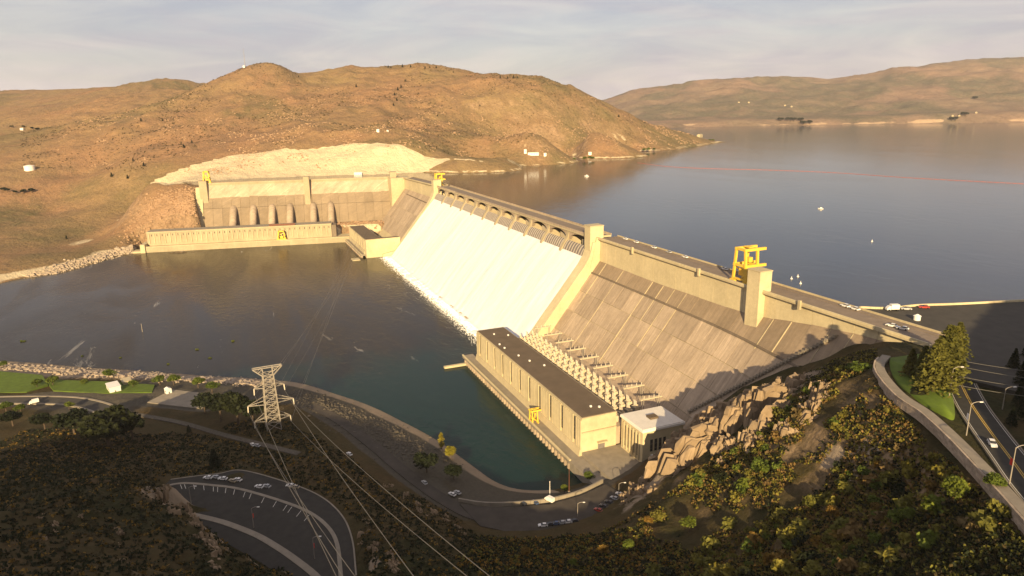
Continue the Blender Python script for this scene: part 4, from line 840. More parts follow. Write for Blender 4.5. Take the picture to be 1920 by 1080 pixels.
outcrops(band([(1275, 862), (1330, 808), (1410, 765), (1500, 730)], 88, 6.5, 11.5, 12, 22), 'jagged tan rock in the abutment cliff', 'rocks of the abutment cliff', CLIFF_A, 1.5)
outcrops(band([(1360, 850), (1430, 820), (1510, 770), (1570, 715)], 34, 4.5, 8.5, 20, 20), 'weathered tan rock among the hillside shrubs', 'rocks on the sunlit hillside')
outcrops(band([(1180, 935), (1205, 915), (1230, 905)], 12, 3.5, 6.5, 12, 12), 'tan rock rising beside the lower parking', 'rocks above the lower parking')
outcrops(band([(300, 920), (335, 965), (375, 1010), (398, 1050)], 16, 3, 6, 14, 12), 'pale grey rock on the shaded bluff edge', 'pale rocks on the bluff edge')
outcrops(band([(720, 915), (780, 945), (815, 965), (870, 1000)], 14, 2.5, 4.5, 12, 10), 'orange-lit rock on the low roadside ridge', 'rocks on the low ridge')
outcrops(band([(680, 980), (700, 1020), (740, 1060), (760, 1075)], 12, 2, 4, 18, 14), 'broken pale rock under the power lines', 'rocks under the power lines')
outcrops(band([(60, 960), (160, 1000), (260, 1050)], 10, 1.5, 3, 50, 30), 'small brown rock on the dark corner bluff', 'rocks on the dark bluff')
def rubble(name, label, pts, n, spread, s0, s1, h, mat, zlim=None):
    m = MB(); r2 = random.Random(len(pts)*7+n)
    for i in range(n):
        t = r2.random()*(len(pts)-1); k = int(t); f = t-k; a, b = pts[k], pts[k+1]
        x = a[0]*(1-f)+b[0]*f+r2.gauss(0, spread); y = a[1]*(1-f)+b[1]*f+r2.gauss(0, spread); z = h(x, y)
        if zlim and not (zlim[0] < z < zlim[1]): continue
        s = r2.uniform(s0, s1)*(1 if r2.random() < .85 else 1.7); V = []
        for sx, sy, sz in ((-1, -1, -.7), (1, -1, -.7), (1, 1, -.7), (-1, 1, -.7), (-.7, -.7, .8), (.7, -.7, .8), (.7, .7, .8), (-.7, .7, .8)):
            V.append((x+s*sx*r2.uniform(.6, 1.2), y+s*sy*r2.uniform(.6, 1.2), z+s*sz*r2.uniform(.5, 1.1)))
        m.hexa(V)
    return tag(m.build(name, mat), label, None, None, 'stuff')
sh = [tuple(at(x, y, z=3)[:2]) for x, y in [(-40, 684), (100, 694), (200, 702), (300, 708), (400, 714), (500, 722)]]
rubble('riprap', 'pale riprap stones along the near river bank', sh, 3600, 5.5, .5, 1.25, hW, M['riprap'], (-1, 8))
sh = [tuple(at(x, y, z=4)[:2]) for x, y in [(-40, 545), (60, 518), (150, 492), (230, 470), (300, 468)]]
rubble('riprap', 'pale stones of the far river bank', sh, 1500, 8, .8, 2.2, hE, M['riprap'], (-1, 12))
sh = [tpp(s, d, 0)[:2] for s, d in [(-105, 30), (-80, 20), (-55, 30), (-30, 15), (-15, 40), (-60, 55), (-100, 60)]]
rubble('rubble', 'rubble slope left of the far forebay dam', sh, 2200, 18, .5, 1.9, hE, M['hillrock'])
sh = [tpp(s, d, 0)[:2] for s, d in [(235, 30), (260, 40), (290, 28), (315, 45)]]
rubble('rubble', 'rubble between the far forebay dam and the small powerhouse', sh, 600, 11, .6, 2.0, hE, M['hillrock'])
sh = [tuple(at(x, y, z=9)[:2]) for x, y in [(560, 735), (640, 775), (720, 815), (800, 860)]]
rubble('bank_stones', 'dull stones on the shaded gravel bank', sh, 1500, 9, .3, .8, hW, M['gravel'], (0, 14))

# ------------------------------------------------------------------ plants
def leaf_mesh(name, pts, size, mat, seed, flat=.5):
    r_ = np.random.RandomState(seed); n = len(pts); pts = np.asarray(pts)
    a = r_.normal(size=(n, 3)); a /= np.linalg.norm(a, axis=1)[:, None]; b = r_.normal(size=(n, 3)); b -= a*(a*b).sum(1)[:, None]; b /= np.linalg.norm(b, axis=1)[:, None]
    s = (size*r_.uniform(.6, 1.4, n))[:, None]; V = np.stack([pts-a*s-b*s*.5, pts+a*s-b*s*.6, pts+a*s*.8+b*s*.6, pts-a*s*.7+b*s*.7], 1).reshape(-1, 3)
    me = bpy.data.meshes.new(name); F = np.arange(4*n).reshape(n, 4); me.from_pydata(V.tolist(), [], F.tolist()); me.update(); me.materials.append(mat); return me
def clump_pts(n, seed, lobes=7, sh=.45, rz=.8):
    r_ = np.random.RandomState(seed); C = r_.normal(size=(lobes, 3)); C /= np.linalg.norm(C, axis=1)[:, None]; C *= r_.uniform(.35, .75, (lobes, 1)); C[:, 2] = np.abs(C[:, 2])*rz
    R = r_.uniform(.28, .55, lobes); k = r_.randint(0, lobes, n); d = r_.normal(size=(n, 3)); d /= np.linalg.norm(d, axis=1)[:, None]
    return C[k]+d*(R[k]*r_.uniform(.55, 1.05, n))[:, None]
def tree_proto(kind, seed, mat):
    """unit-height tree as (trunk mesh, crown mesh)"""
    r_ = np.random.RandomState(seed)
    if kind == 'conifer':
        n = 2600; h = r_.uniform(0, 1, n)**.8; lev = np.floor(h*11)/11+r_.uniform(0, .05, n); ang = r_.uniform(0, 6.28, n); nb = 5
        ang = np.round(ang/(6.28/nb))*(6.28/nb)+lev*7+r_.normal(0, .28, n); R = .21*(1-lev)**.8*r_.uniform(.25, 1.08, n)*(1+.25*np.sin(ang*2+seed))
        pts = np.stack([np.cos(ang)*R, np.sin(ang)*R, .12+lev*.88-R*.35], 1); cr = leaf_mesh('crown', pts, .02, mat, seed)
        tk = MB().cyl((0, 0, -.05), (0, 0, .95), .018, .003, 6)
    elif kind == 'poplar':
        n = 800; h = r_.uniform(0, 1, n); ang = r_.uniform(0, 6.28, n); R = .16*np.sin(np.clip(h*.9+.1, 0, 1)*3.14)**.7*r_.uniform(.4, 1.1, n)*(1+.3*np.sin(h*17+ang*2))
        cr = leaf_mesh('crown', np.stack([np.cos(ang)*R, np.sin(ang)*R, .1+h*.9], 1), .026, mat, seed); tk = MB().cyl((0, 0, -.05), (0, 0, .8), .02, .004, 6)
    else:
        pts = clump_pts(1500, seed, 13); pts = pts*np.array([.42, .42, .40])+np.array([0, 0, .52]); cr = leaf_mesh('crown', pts, .042, mat, seed)
        tk = MB().cyl((0, 0, -.05), (0, 0, .45), .035, .02, 7)
        for q in range(4): t = q*1.57+seed; tk.cyl((0, 0, .3+.04*q), (math.cos(t)*.22, math.sin(t)*.22, .62), .014, .005, 5)
    tm = tk.mesh('trunk'); tm.materials.append(M['bark']); return tm, cr
PT = {}
def tree(kind, mat, loc, h, wide=1.0, label='', group=None, cat='tree', name=None):
    key = (kind, mat, rr.randrange(3))
    if key not in PT: PT[key] = tree_proto(kind, hash(key[2]) % 97+len(PT), M[mat])
    tm, cr = PT[key]; t = empty(name or {'conifer': 'conifer_tree', 'poplar': 'poplar_tree'}.get(kind, 'leafy_tree'), loc, rr.uniform(0, 6.28), label, cat, group)
    t.scale = (h*wide, h*wide, h); mobj('trunk', tm, None, t); mobj('crown', cr, None, t); return t
SHM = {}
def shrub(mat, loc, s, label, group, name='shrub'):
    key = (mat, rr.randrange(4))
    if key not in SHM: SHM[key] = leaf_mesh('shrub', clump_pts(190, 7*len(SHM)+1, 6)*np.array([1, 1, .8])+np.array([0, 0, .2]), .16, M[mat], len(SHM)+3)
    o = mobj(name, SHM[key], None, None, loc); o.scale = (s*rr.uniform(.8, 1.25), s*rr.uniform(.8, 1.25), s*rr.uniform(.75, 1.1)); o.rotation_euler = (0, 0, rr.uniform(0, 6.28))
    return tag(o, label, 'shrub', group)
# conifers on the lawn
for x, y, h, lab in [(1706, 705, 13, 'smallest conifer at the left end of the lawn grove'), (1728, 718, 17, 'bushy conifer left of centre in the lawn grove'), (1748, 738, 24, 'broad sunlit conifer nearest the lawn edge, front of the grove'), (1768, 722, 27, 'tallest sunlit conifer in the middle of the lawn grove'), (1783, 700, 22, 'conifer behind the tallest one at the road side of the lawn'), (1792, 672, 18, 'conifer at the rear of the lawn grove, near the plaza')]:
    p = at(x, y, z=109.3); tree('conifer', 'leaf_conifer', tuple(p), h, 1.45, lab, 'conifers on the lawn')
for x, y, h in [(1898, 700, 12), (1915, 730, 14), (1908, 760, 10), (1925, 690, 15), (1895, 800, 8), (1922, 790, 12), (1935, 720, 16), (1945, 770, 15)]:
    p = hit(x, y, hW); 
    if p: tree('conifer', 'leaf_dark', p, h, 1.2, 'dark conifer at the right edge beyond the two-lane road', 'dark conifers beyond the road')
# big dark trees in the shade on the left
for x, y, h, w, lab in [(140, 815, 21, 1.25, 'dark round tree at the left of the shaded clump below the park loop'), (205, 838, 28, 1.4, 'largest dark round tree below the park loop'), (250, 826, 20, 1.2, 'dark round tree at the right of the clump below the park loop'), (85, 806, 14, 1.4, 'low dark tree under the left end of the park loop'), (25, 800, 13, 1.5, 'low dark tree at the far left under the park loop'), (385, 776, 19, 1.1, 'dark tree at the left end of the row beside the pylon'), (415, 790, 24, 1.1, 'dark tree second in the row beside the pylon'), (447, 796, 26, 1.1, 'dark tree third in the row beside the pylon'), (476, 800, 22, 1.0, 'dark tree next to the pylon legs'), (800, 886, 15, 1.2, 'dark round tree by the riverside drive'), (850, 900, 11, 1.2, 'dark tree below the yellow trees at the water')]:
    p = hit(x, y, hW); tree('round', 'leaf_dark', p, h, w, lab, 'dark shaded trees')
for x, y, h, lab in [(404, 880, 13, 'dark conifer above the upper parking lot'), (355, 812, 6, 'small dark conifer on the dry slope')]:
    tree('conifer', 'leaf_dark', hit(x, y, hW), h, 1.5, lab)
tree('poplar', 'leaf_yellow', hit(828, 842, hW), 12, 1.0, 'slender yellow-green poplar at the river edge'); tree('round', 'leaf_yellow', hit(846, 862, hW), 10, 1.05, 'round bright yellow tree at the river edge')
tree('round', 'leaf_green', hit(1103, 905, hW), 8, 1.1, 'green-yellow tree at the near corner of the powerhouse deck'); tree('round', 'leaf_green', hit(1058, 925, hW), 6, 1.2, 'low green tree beside the red pole at the river wall')
tree('round', 'leaf_green', hit(130, 768, hW), 7, 1.3, 'round sunlit tree inside the park loop')
for i, (x, y, h, lab) in enumerate([(70, 728, 6, 'dark green bush at the corner of the park lawn'), (100, 725, 7, 'bushy green tree right of the park lawn'), (205, 712, 7, 'dense green tree beside the white pavilion path'), (300, 722, 6.5, 'left of two round green trees behind the white hut'), (326, 723, 7, 'right of two round green trees behind the white hut'), (372, 728, 7, 'green tree right of the white hut'), (398, 736, 7, 'bright green tree at the end of the paved lot'), (12, 772, 6, 'green bush at the left frame edge below the loop'), (40, 775, 5, 'green bush left of the white van shadow'), (250, 727, 5, 'low green bush right of the white pavilion'), (160, 722, 4, 'flowering green bush in the park bed'), (8, 690, 5, 'green bush at the left end of the near bank')]):
    p = hit(x, y, hW)
    if p: tree('round', 'leaf_green', p, h*1.4, 1.45, lab, 'green park trees')
for x, y, h, mt, lab in [(1292, 1000, 8, 'leaf_green', 'bright green tree at the foot of the sunlit hillside'), (1180, 1035, 6, 'leaf_green', 'yellow-green bush below the parked row of cars'), (1075, 1065, 4.5, 'leaf_green', 'small yellow-green bush at the bottom centre'), (985, 1045, 5.5, 'leaf_rust', 'orange-brown bush at the bottom centre'), (1130, 1045, 6, 'leaf_rust', 'wide orange-brown bush below the parked row of cars'), (1215, 985, 5, 'leaf_rust', 'orange-brown bush at the left foot of the hillside'), (1790, 945, 9, 'leaf_green', 'tall green tree low on the right of the hillside'), (1858, 925, 7, 'leaf_green', 'round green tree beside the footpath wall at right'), (1640, 965, 5, 'leaf_rust', 'rust-coloured bush at the shadow edge on the right hillside'), (1560, 975, 6, 'leaf_rust', 'ochre bush at the shadow edge below the hillside'), (1615, 900, 6, 'leaf_green', 'olive-green tree in the middle of the right hillside'), (1700, 985, 6, 'leaf_green', 'green bush at the shadow edge far right')]:
    p = hit(x, y, hW)
    if p: tree('round', mt, p, h, 1.15, lab)
# shrubs of the sunlit hillside: individuals
def hillok(x, y):
    if inpoly(np.array([x]), np.array([y]), [(p[0], p[1]) for p in LAWNPOLY])[0]: return False
    for P_, w in ROADS.values():
        if seg_dist(np.array([x]), np.array([y]), [(p[0], p[1]) for p in P_])[0] < w+2: return False
    if seg_dist(np.array([x]), np.array([y]), [(p[0], p[1]) for p in FP])[0] < 4: return False
    return True
HP = [(p[0], p[1]) for p in [at(1240, 920, z=40), at(1420, 800, z=66), at(1600, 690, z=100), at(1640, 720, z=104), at(1780, 850, z=106), at(1900, 990, z=112), at(1700, 1090, z=84), at(1150, 1090, z=34), at(1090, 1020, z=20)]]
hx = [p[0] for p in HP]; hy = [p[1] for p in HP]; cnt = 0
while cnt < 270:
    x = rr.uniform(min(hx), max(hx)); y = rr.uniform(min(hy), max(hy))
    if not inpoly(np.array([x]), np.array([y]), HP)[0] or not hillok(x, y): continue
    if fbm(np.array([x/22.]), np.array([y/22.]), 3, 66)[0] < -.12: continue
    mt = rr.choices(['leaf_olive', 'leaf_green', 'leaf_rust', 'drygrass', 'leaf_dark'], [7, 2.4, .6, 1.6, .9])[0]; s = rr.choice([1.3, 1.8, 2.4, 3.2, 4.2, 5.2])
    nm = {'leaf_olive': 'olive', 'leaf_green': 'green', 'leaf_rust': 'rust-brown', 'drygrass': 'dry tan', 'leaf_dark': 'dark green'}[mt]; big = 'large' if s > 2.2 else 'mid-sized' if s > 1.3 else 'small'
    A_ = np.array([x]); B_ = np.array([y]); zz = hW(x, y)
    where = 'close under the curving footpath wall' if seg_dist(A_, B_, [(p[0], p[1]) for p in FP])[0] < 16 else 'among the rocks of the abutment cliff' if seg_dist(A_, B_, CLIFF)[0] < 18 else 'low on the slope near the lower parking area' if zz < 36 else 'in the lower part of the sunlit hillside' if zz < 56 else 'in the middle of the sunlit hillside' if zz < 80 else 'high on the sunlit hillside toward the lawn'
    shrub(mt, (x, y, zz), s, f'{big} {nm} shrub {where}', 'shrubs on the sunlit hillside'); cnt += 1
def tufts(name, label, poly, n, s0, s1, h, mats, ok=None, zlim=None):
    bx = [p[0] for p in poly]; by = [p[1] for p in poly]; r_ = np.random.RandomState(n)
    x = r_.uniform(min(bx), max(bx), n*3); y = r_.uniform(min(by), max(by), n*3); k = inpoly(x, y, poly)
    if ok: k &= ok(x, y)
    x, y = x[k][:n], y[k][:n]; z = np.array([h(a, b) for a, b in zip(x, y)])
    if zlim: q = (z > zlim[0]) & (z < zlim[1]); x, y, z = x[q], y[q], z[q]
    P = np.stack([x, y, z], 1); s = r_.uniform(s0, s1, len(P))
    pts = np.repeat(P, 7, 0)+r_.normal(0, .55, (len(P)*7, 3))*np.repeat(s, 7)[:, None]*np.array([1, 1, .5])+np.array([0, 0, .3])*np.repeat(s, 7)[:, None]
    for i, mt in enumerate(mats):
        sel = (np.arange(len(pts))//7) % len(mats) == i
        tag(mobj(name, leaf_mesh(name, pts[sel], (s0+s1)*.24, M[mt], n+i)), f'{label}, {["olive", "tan", "dark", "brown", "deep green", "blackish", "dull", "shadowy"][i % 8]} tufts', None, None, 'stuff')
def roadok(x, y):
    k = ~inpoly(x, y, [(p[0], p[1]) for p in LAWNPOLY])
    for P_, w in ROADS.values(): k &= seg_dist(x, y, [(p[0], p[1]) for p in P_]) > w+1.5
    k &= ~inpoly(x, y, [(p[0], p[1]) for p in LOT]+[(p[0], p[1]) for p in SW3[::-1]])
    for P_, w in ((FP, 4), (SW1, 6), (SW2, 6), (LOT, 4)): k &= seg_dist(x, y, [(p[0], p[1]) for p in P_]) > w
    return k
tufts('scrub_cover', 'scrub and grass on the sunlit hillside', HP, 11000, .5, 1.5, hW, ['leaf_olive', 'drygrass', 'leaf_dark'], lambda x, y: roadok(x, y) & (fbm(x/22., y/22., 3, 66)+fbm(x/7., y/7., 2, 67)*.5 > -.18))
BP_ = [(p[0], p[1]) for p in [at(900, 1010, z=15), at(1060, 1005, z=16), at(1200, 990, z=34), at(1300, 1040, z=43), at(1500, 1090, z=62), at(1000, 1100, z=38), at(860, 1080, z=38)]]
tufts('scrub_cover', 'scrub at the bottom of the hillside', BP_, 4000, .5, 1.6, hW, ['leaf_dark', 'leaf_olive', 'leaf_rust', 'leaf_dark'], roadok)
CP_ = [(p[0], p[1]) for p in [at(1640, 1010, z=82), at(1780, 960, z=100), at(1890, 975, z=110), at(1960, 1060, z=110), at(1960, 1100, z=112), at(1500, 1100, z=62)]]
tufts('scrub_cover', 'scrub in the lower right corner', CP_, 4500, .5, 1.6, hW, ['leaf_dark', 'hillshrub', 'leaf_dark', 'leaf_olive'], roadok)
GP_ = [(p[0], p[1]) for p in [at(1480, 722, z=80), at(1560, 680, z=92), at(1640, 655, z=104), at(1645, 690, z=106), at(1590, 700, z=98), at(1500, 740, z=82)]]
tufts('scrub_cover', 'scrub in the gully under the dam end', GP_, 900, .4, 1.0, hW, ['leaf_dark', 'leaf_olive', 'hillshrub'], roadok)
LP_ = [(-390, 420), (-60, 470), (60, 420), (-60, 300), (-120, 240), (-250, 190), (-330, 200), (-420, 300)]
tufts('scrub_cover', 'scrub on the shaded slopes at left', LP_, 17000, .5, 1.5, hW, ['hillshrub', 'leaf_dark', 'leaf_dark', 'leaf_rust', 'leaf_dark', 'leaf_dark', 'hillshrub', 'leaf_dark'], roadok, (16, 140))  # mostly dark foliage: deepens the shade on these slopes by colour

def hill_stones():
    r_ = np.random.RandomState(5); m = MB(); k = 0
    XX = r_.uniform(960, 1900, 26000); YY = r_.uniform(-1250, 700, 26000); kk = fbm(XX/55., YY/55., 3, 404) > .16
    for x, y in zip(XX[kk], YY[kk]):
        z = hE(x, y)
        if not 104 < z < 330 or r_.rand() > (1.15-(z-104)/200.): continue
        s = r_.uniform(.8, 2.6); V = [(x+s*a*r_.uniform(.6, 1.2), y+s*b*r_.uniform(.6, 1.2), z+s*c*r_.uniform(.5, 1.0)) for a, b, c in ((-1, -1, -.5), (1, -1, -.5), (1, 1, -.5), (-1, 1, -.5), (-.6, -.6, .8), (.6, -.6, .8), (.6, .6, .8), (-.6, .6, .8))]
        m.hexa(V); k += 1
        if k > 4500: break
    return tag(m.build('hill_stones', M['hillrock']), 'weathered stones strewn over the far hill', None, None, 'stuff')
hill_stones()
# far scrub and trees
FP_ = [(1000, 420), (1150, 700), (2100, 900), (2300, 100), (2100, -700), (1500, -1100), (1150, -700), (1000, -350), (960, -100), (1100, 150)]
def farok(x, y): return (fbm(x/130., y/130., 4, 303) > -.05)
tufts('hill_scrub', 'scrub dotting the far hills', FP_, 6500, 1.0, 2.6, hE, ['hillshrub'], farok, (108, 600))
sky_t = [(728, 124, 9), (733, 124, 7), (755, 123, 11), (770, 124, 9), (797, 125, 9), (806, 125, 8), (818, 126, 9), (850, 133, 6), (938, 144, 10), (952, 144, 8), (963, 143, 10), (970, 144, 7), (560, 142, 6), (668, 160, 10), (740, 175, 9), (746, 168, 10), (752, 160, 9), (744, 185, 9), (738, 196, 8), (760, 150, 8), (1160, 216, 9), (900, 200, 6), (820, 215, 6), (265, 225, 10), (305, 225, 9), (250, 300, 8), (210, 330, 10), (240, 335, 9), (270, 310, 9), (345, 275, 9), (360, 265, 8), (125, 445, 7)]
for x, y, h in sky_t:
    p = hit(x, y+4, hE)
    if p: tree('conifer', 'leaf_dark', p, h*1.05, 1.5, 'small dark conifer standing alone on the far brown hill', 'scattered conifers on the far hill')
for x, y, h, w in [(1066, 303, 10, 1.6), (1076, 302, 9, 1.6), (1096, 301, 11, 1.6), (1106, 300, 11, 1.8), (1112, 300, 9, 1.5), (1208, 284, 11, 1.5), (1216, 284, 13, 1.3), (1226, 283, 10, 1.3), (1318, 268, 14, 1.7), (1330, 267, 13, 1.5), (1336, 266, 12, 1.4)]:
    p = at(x, y, z=97.5); tree('round', 'leaf_green', tuple(p), h, w, 'round green tree at the waterline of the far lake shore', 'trees on the far lake shore')
for x, y in [(15, 362), (30, 364), (45, 366), (8, 360), (60, 362), (22, 240), (45, 242), (60, 243), (70, 246)]:
    p = hit(x, y, hE)
    if p: tree('round', 'leaf_dark', p, rr.uniform(8, 12), 1.7, 'dark green tree at the left edge of the far bank', 'trees at the left of the far bank')
def fhit(x, y):
    i = int(np.clip((x-1000)/1600*259, 0, 259)); best = None
    for j in range(FH.shape[1]):
        p = FH[i, j]; d = p-np.array(CAM); z = d@_fw; yy = 540-FPX*(d@_up)/z
        if best is None or abs(yy-y) < best[0]: best = (abs(yy-y), p)
    return best[1]
for x, y in [(1468, 230), (1476, 230), (1484, 229), (1493, 229), (1502, 230), (1512, 231), (1520, 231), (1788, 226), (1796, 224), (1804, 221), (1812, 219), (1826, 186)]:
    p = fhit(x, y); tree('round', 'leaf_dark', tuple(p), 32, 1.6, 'dark tree in the row along the distant lake shore', 'trees on the distant lake shore')

# ------------------------------------------------------------------ small river bushes, marker
for x, y in [(40, 640), (46, 640), (155, 668), (225, 671), (316, 683), (393, 672), (370, 656), (437, 640)]:
    p = at(x, y, z=0); shrub('leaf_green', (p[0], p[1], -.1), rr.uniform(1.2, 2.2), 'small green bush standing in the shallow river', 'bushes in the river')

# ------------------------------------------------------------------ vehicles
def car_mats():
    D = {}
    for n, c in (('white', (.72, .70, .66)), ('silver', (.38, .38, .38)), ('dark', (.03, .032, .04)), ('blue', (.05, .08, .16)), ('red', (.35, .03, .02)), ('tan', (.33, .27, .18))): D[n] = mat_plain('car_paint_'+n, c, .3, .05, .5, .5)
    return D
CM = car_mats()
def car_proto(paint):
    c = empty('parked_car', (0, 0, 0)); L, w = 2.3, .92
    sec = lambda x, hw, z0, z1: [(x, -hw, z0), (x, hw, z0), (x, hw*.96, z1), (x, -hw*.96, z1)]
    loft(MB(), [sec(-L, w*.9, .35, .75), sec(-L+.15, w, .28, .95), sec(-.9, w, .25, 1.0), sec(.8, w, .25, .98), sec(L-.4, w, .28, .85), sec(L, w*.88, .35, .68)]).build('body', CM[paint], c)
    loft(MB(), [sec(-L+.35, w*.86, .94, .97), sec(-L+.9, w*.8, .95, 1.42), sec(.1, w*.8, .97, 1.46), sec(.95, w*.86, .94, .97)]).build('window_band', M['glass'], c)
    MB().box(-L+.85, .05, -w*.74, w*.74, 1.44, 1.5).build('car_roof', CM[paint], c)
    for sx in (-1.45, 1.4):
        for sy in (-1, 1): MB().cyl((sx, sy*(w-.2), .33), (sx, sy*(w+.03), .33), .33, .33, 10).build('wheel', M['tyre'], c)
    for sy in (-1, 1): MB().box(L-.12, L+.02, sy*.6-.18, sy*.6+.18, .55, .7).build('headlight', M['white'], c)
    return c
protos = {}
def car(paint, p, heading, label, group=None, s=1.0, name='parked_car'):
    if paint not in protos: protos[paint] = car_proto(paint); c = protos[paint]
    else: c = copy_tree(protos[paint])
    c.name = name; c.location = tuple(p); c.rotation_euler = (0, 0, heading); c.scale = (s, s, s); return tag(c, label, 'car', group)
def road_heading(P_, p):
    k = min(range(len(P_)-1), key=lambda i: (P_[i][0]-p[0])**2+(P_[i][1]-p[1])**2); return math.atan2(P_[k+1][1]-P_[k][1], P_[k+1][0]-P_[k][0])
p = at(1860, 836, z=109.1); car('white', (p[0], p[1], 109.35), road_heading(ROADS['highway'][0], p), 'white car driving on the two-lane road at right', s=1.15, name='moving_car')
for i, (pt, lab) in enumerate(zip(['white', 'dark', 'blue', 'silver', 'white', 'dark'], ['white car at the left end of the parked row above the bushes', 'black car second in the parked row above the bushes', 'blue car third in the parked row above the bushes', 'silver car fourth in the parked row above the bushes', 'white car fifth in the parked row above the bushes', 'black car at the right end of the parked row above the bushes'])):
    p = at(1018+11.5*i, 986-1.6*i, z=12.6); car(pt, (p[0], p[1], max(12.5, hW(p[0], p[1])+.05)), 1.15+.1, lab, 'cars parked in the lower lot', 1.1)
for i, (pt, lab) in enumerate(zip(['red', 'dark', 'dark', 'silver', 'white'], ['reddish car nearest the front of the slanted row by the cliff', 'black car second in the slanted row by the cliff', 'black car in the middle of the slanted row by the cliff', 'silver car fourth in the slanted row by the cliff', 'white car nearest the powerhouse in the slanted row by the cliff'])):
    p = at(1122+10*i, 958-7.5*i, z=12.3); car(pt, (p[0], p[1], max(12.3, hW(p[0], p[1])+.05)), .5, lab, 'cars in the slanted row', 1.1)
for x, y, pt, lab in [(980, 949, 'dark', 'dark car against the river wall at left of the white truck'), (1003, 947, 'blue', 'blue car against the river wall beside the white truck'), (1066, 938, 'red', 'red car against the river wall below the red pole'), (1080, 934, 'dark', 'dark car right of the red car at the river wall'), (848, 930, 'white', 'left of two white cars on the riverside drive'), (858, 929, 'silver', 'right of two pale cars on the riverside drive'), (655, 853, 'white', 'white car on the gravel drive below the pylon'), (796, 908, 'silver', 'silver car near the dark riverside tree'), (474, 836, 'white', 'white car on the track left of the pylon base'), (482, 838, 'silver', 'silver car on the track by the pylon base')]:
    p = hit(x, y, hW); car(pt, (p[0], p[1], p[2]+.62 if y > 880 and x > 830 else p[2]+.1), rr.uniform(.2, .6), lab, None, 1.1)
for i, (x, y) in enumerate([(390, 897), (405, 896), (418, 899), (436, 903), (446, 901), (486, 914), (500, 913), (545, 912), (553, 915)]):
    k = min(range(len(LOT)), key=lambda j: np.linalg.norm(LOT[j][:2]-at(x, y, z=30)[:2])); p = at(x, y, z=30.2)
    car(['white', 'silver', 'white', 'tan', 'white'][i % 5], (p[0], p[1], p[2]), .9+rr.uniform(-.2, .2), 'pale car parked in the shaded upper lot', 'cars in the upper lot', 1.1)
for u, v, pt, lab in [(-30, -17.5, 'white', 'white car on the crest just past the spillway tower'), (-48, -17.5, 'white', 'second white car along the lake side of the crest'), (-76, -17.5, 'white', 'third white car along the lake side of the crest'), (-98, -17.5, 'silver', 'silver car midway along the lake side of the crest'), (-120, -17.5, 'white', 'white car on the crest, midway to the yellow crane'), (-168, -17.5, 'white', 'white car on the crest nearest the yellow crane'), (-277, -17.0, 'white', 'left of two white cars on the crest before the plaza'), (-284, -17.0, 'white', 'right of two white cars on the crest before the plaza')]:
    car(pt, (u, v, 107.5), 0, lab, 'cars on the dam crest', 1.3)
for u, v, pt, lab, h in [(-315, -9, 'white', 'white car where the crest meets the plaza, left', .3), (-321, -10, 'white', 'white car where the crest meets the plaza, right', .4), (-296, -44, 'silver', 'silver car at the lakeside wall of the plaza', .9), (-298, -56, 'red', 'dark red car at the lakeside wall of the plaza', 1.0), (-418, -40, 'silver', 'lone car on the shaded side of the plaza', .5)]:
    car(pt, (u, v, 107.22), h, lab, 'cars on the plaza', 1.25)
def truck(p, h, label, s=1.0, name='box_truck'):
    c = empty(name, tuple(p), h, label, 'truck'); c.scale = (s, s, s)
    MB().box(-3, 1, -1.15, 1.15, .9, 3.2).build('box_body', M['white'], c); loft(MB(), [[(1.1, -1.05, .6), (1.1, 1.05, .6), (1.1, 1.0, 2.5), (1.1, -1.0, 2.5)], [(2.2, -1.05, .6), (2.2, 1.05, .6), (2.0, 1.0, 2.4), (2.0, -1.0, 2.4)], [(3, -1, .6), (3, 1, .6), (2.9, .95, 1.4), (2.9, -.95, 1.4)]]).build('cab', M['white'], c)
    MB().hexa([(2.12, -.9, 1.6), (2.5, -.9, 1.6), (2.5, .9, 1.6), (2.12, .9, 1.6), (2.02, -.85, 2.3), (2.1, -.85, 2.3), (2.1, .85, 2.3), (2.02, .85, 2.3)]).build('windscreen', M['glass'], c)
    MB().box(-3, 2.8, -.5, .5, .45, .88).build('chassis', M['dark'], c)
    for sx in (-2.1, 2.0):
        for sy in (-1, 1): MB().cyl((sx, sy*.75, .48), (sx, sy*1.12, .48), .48, .48, 10).build('wheel', M['tyre'], c)
    return c
p = at(1030, 940, z=12.6); truck((p[0], p[1], 12.5), .4, 'white box truck parked in the sun by the river wall')
p = at(64, 757, z=10); truck((p[0], p[1], 10.1), 1.9, 'white van casting a long shadow inside the park loop', 1.1, 'van')
truck((-294, -35, 107.25), 1.2, 'white box truck at the lake end of the plaza', 1.2)

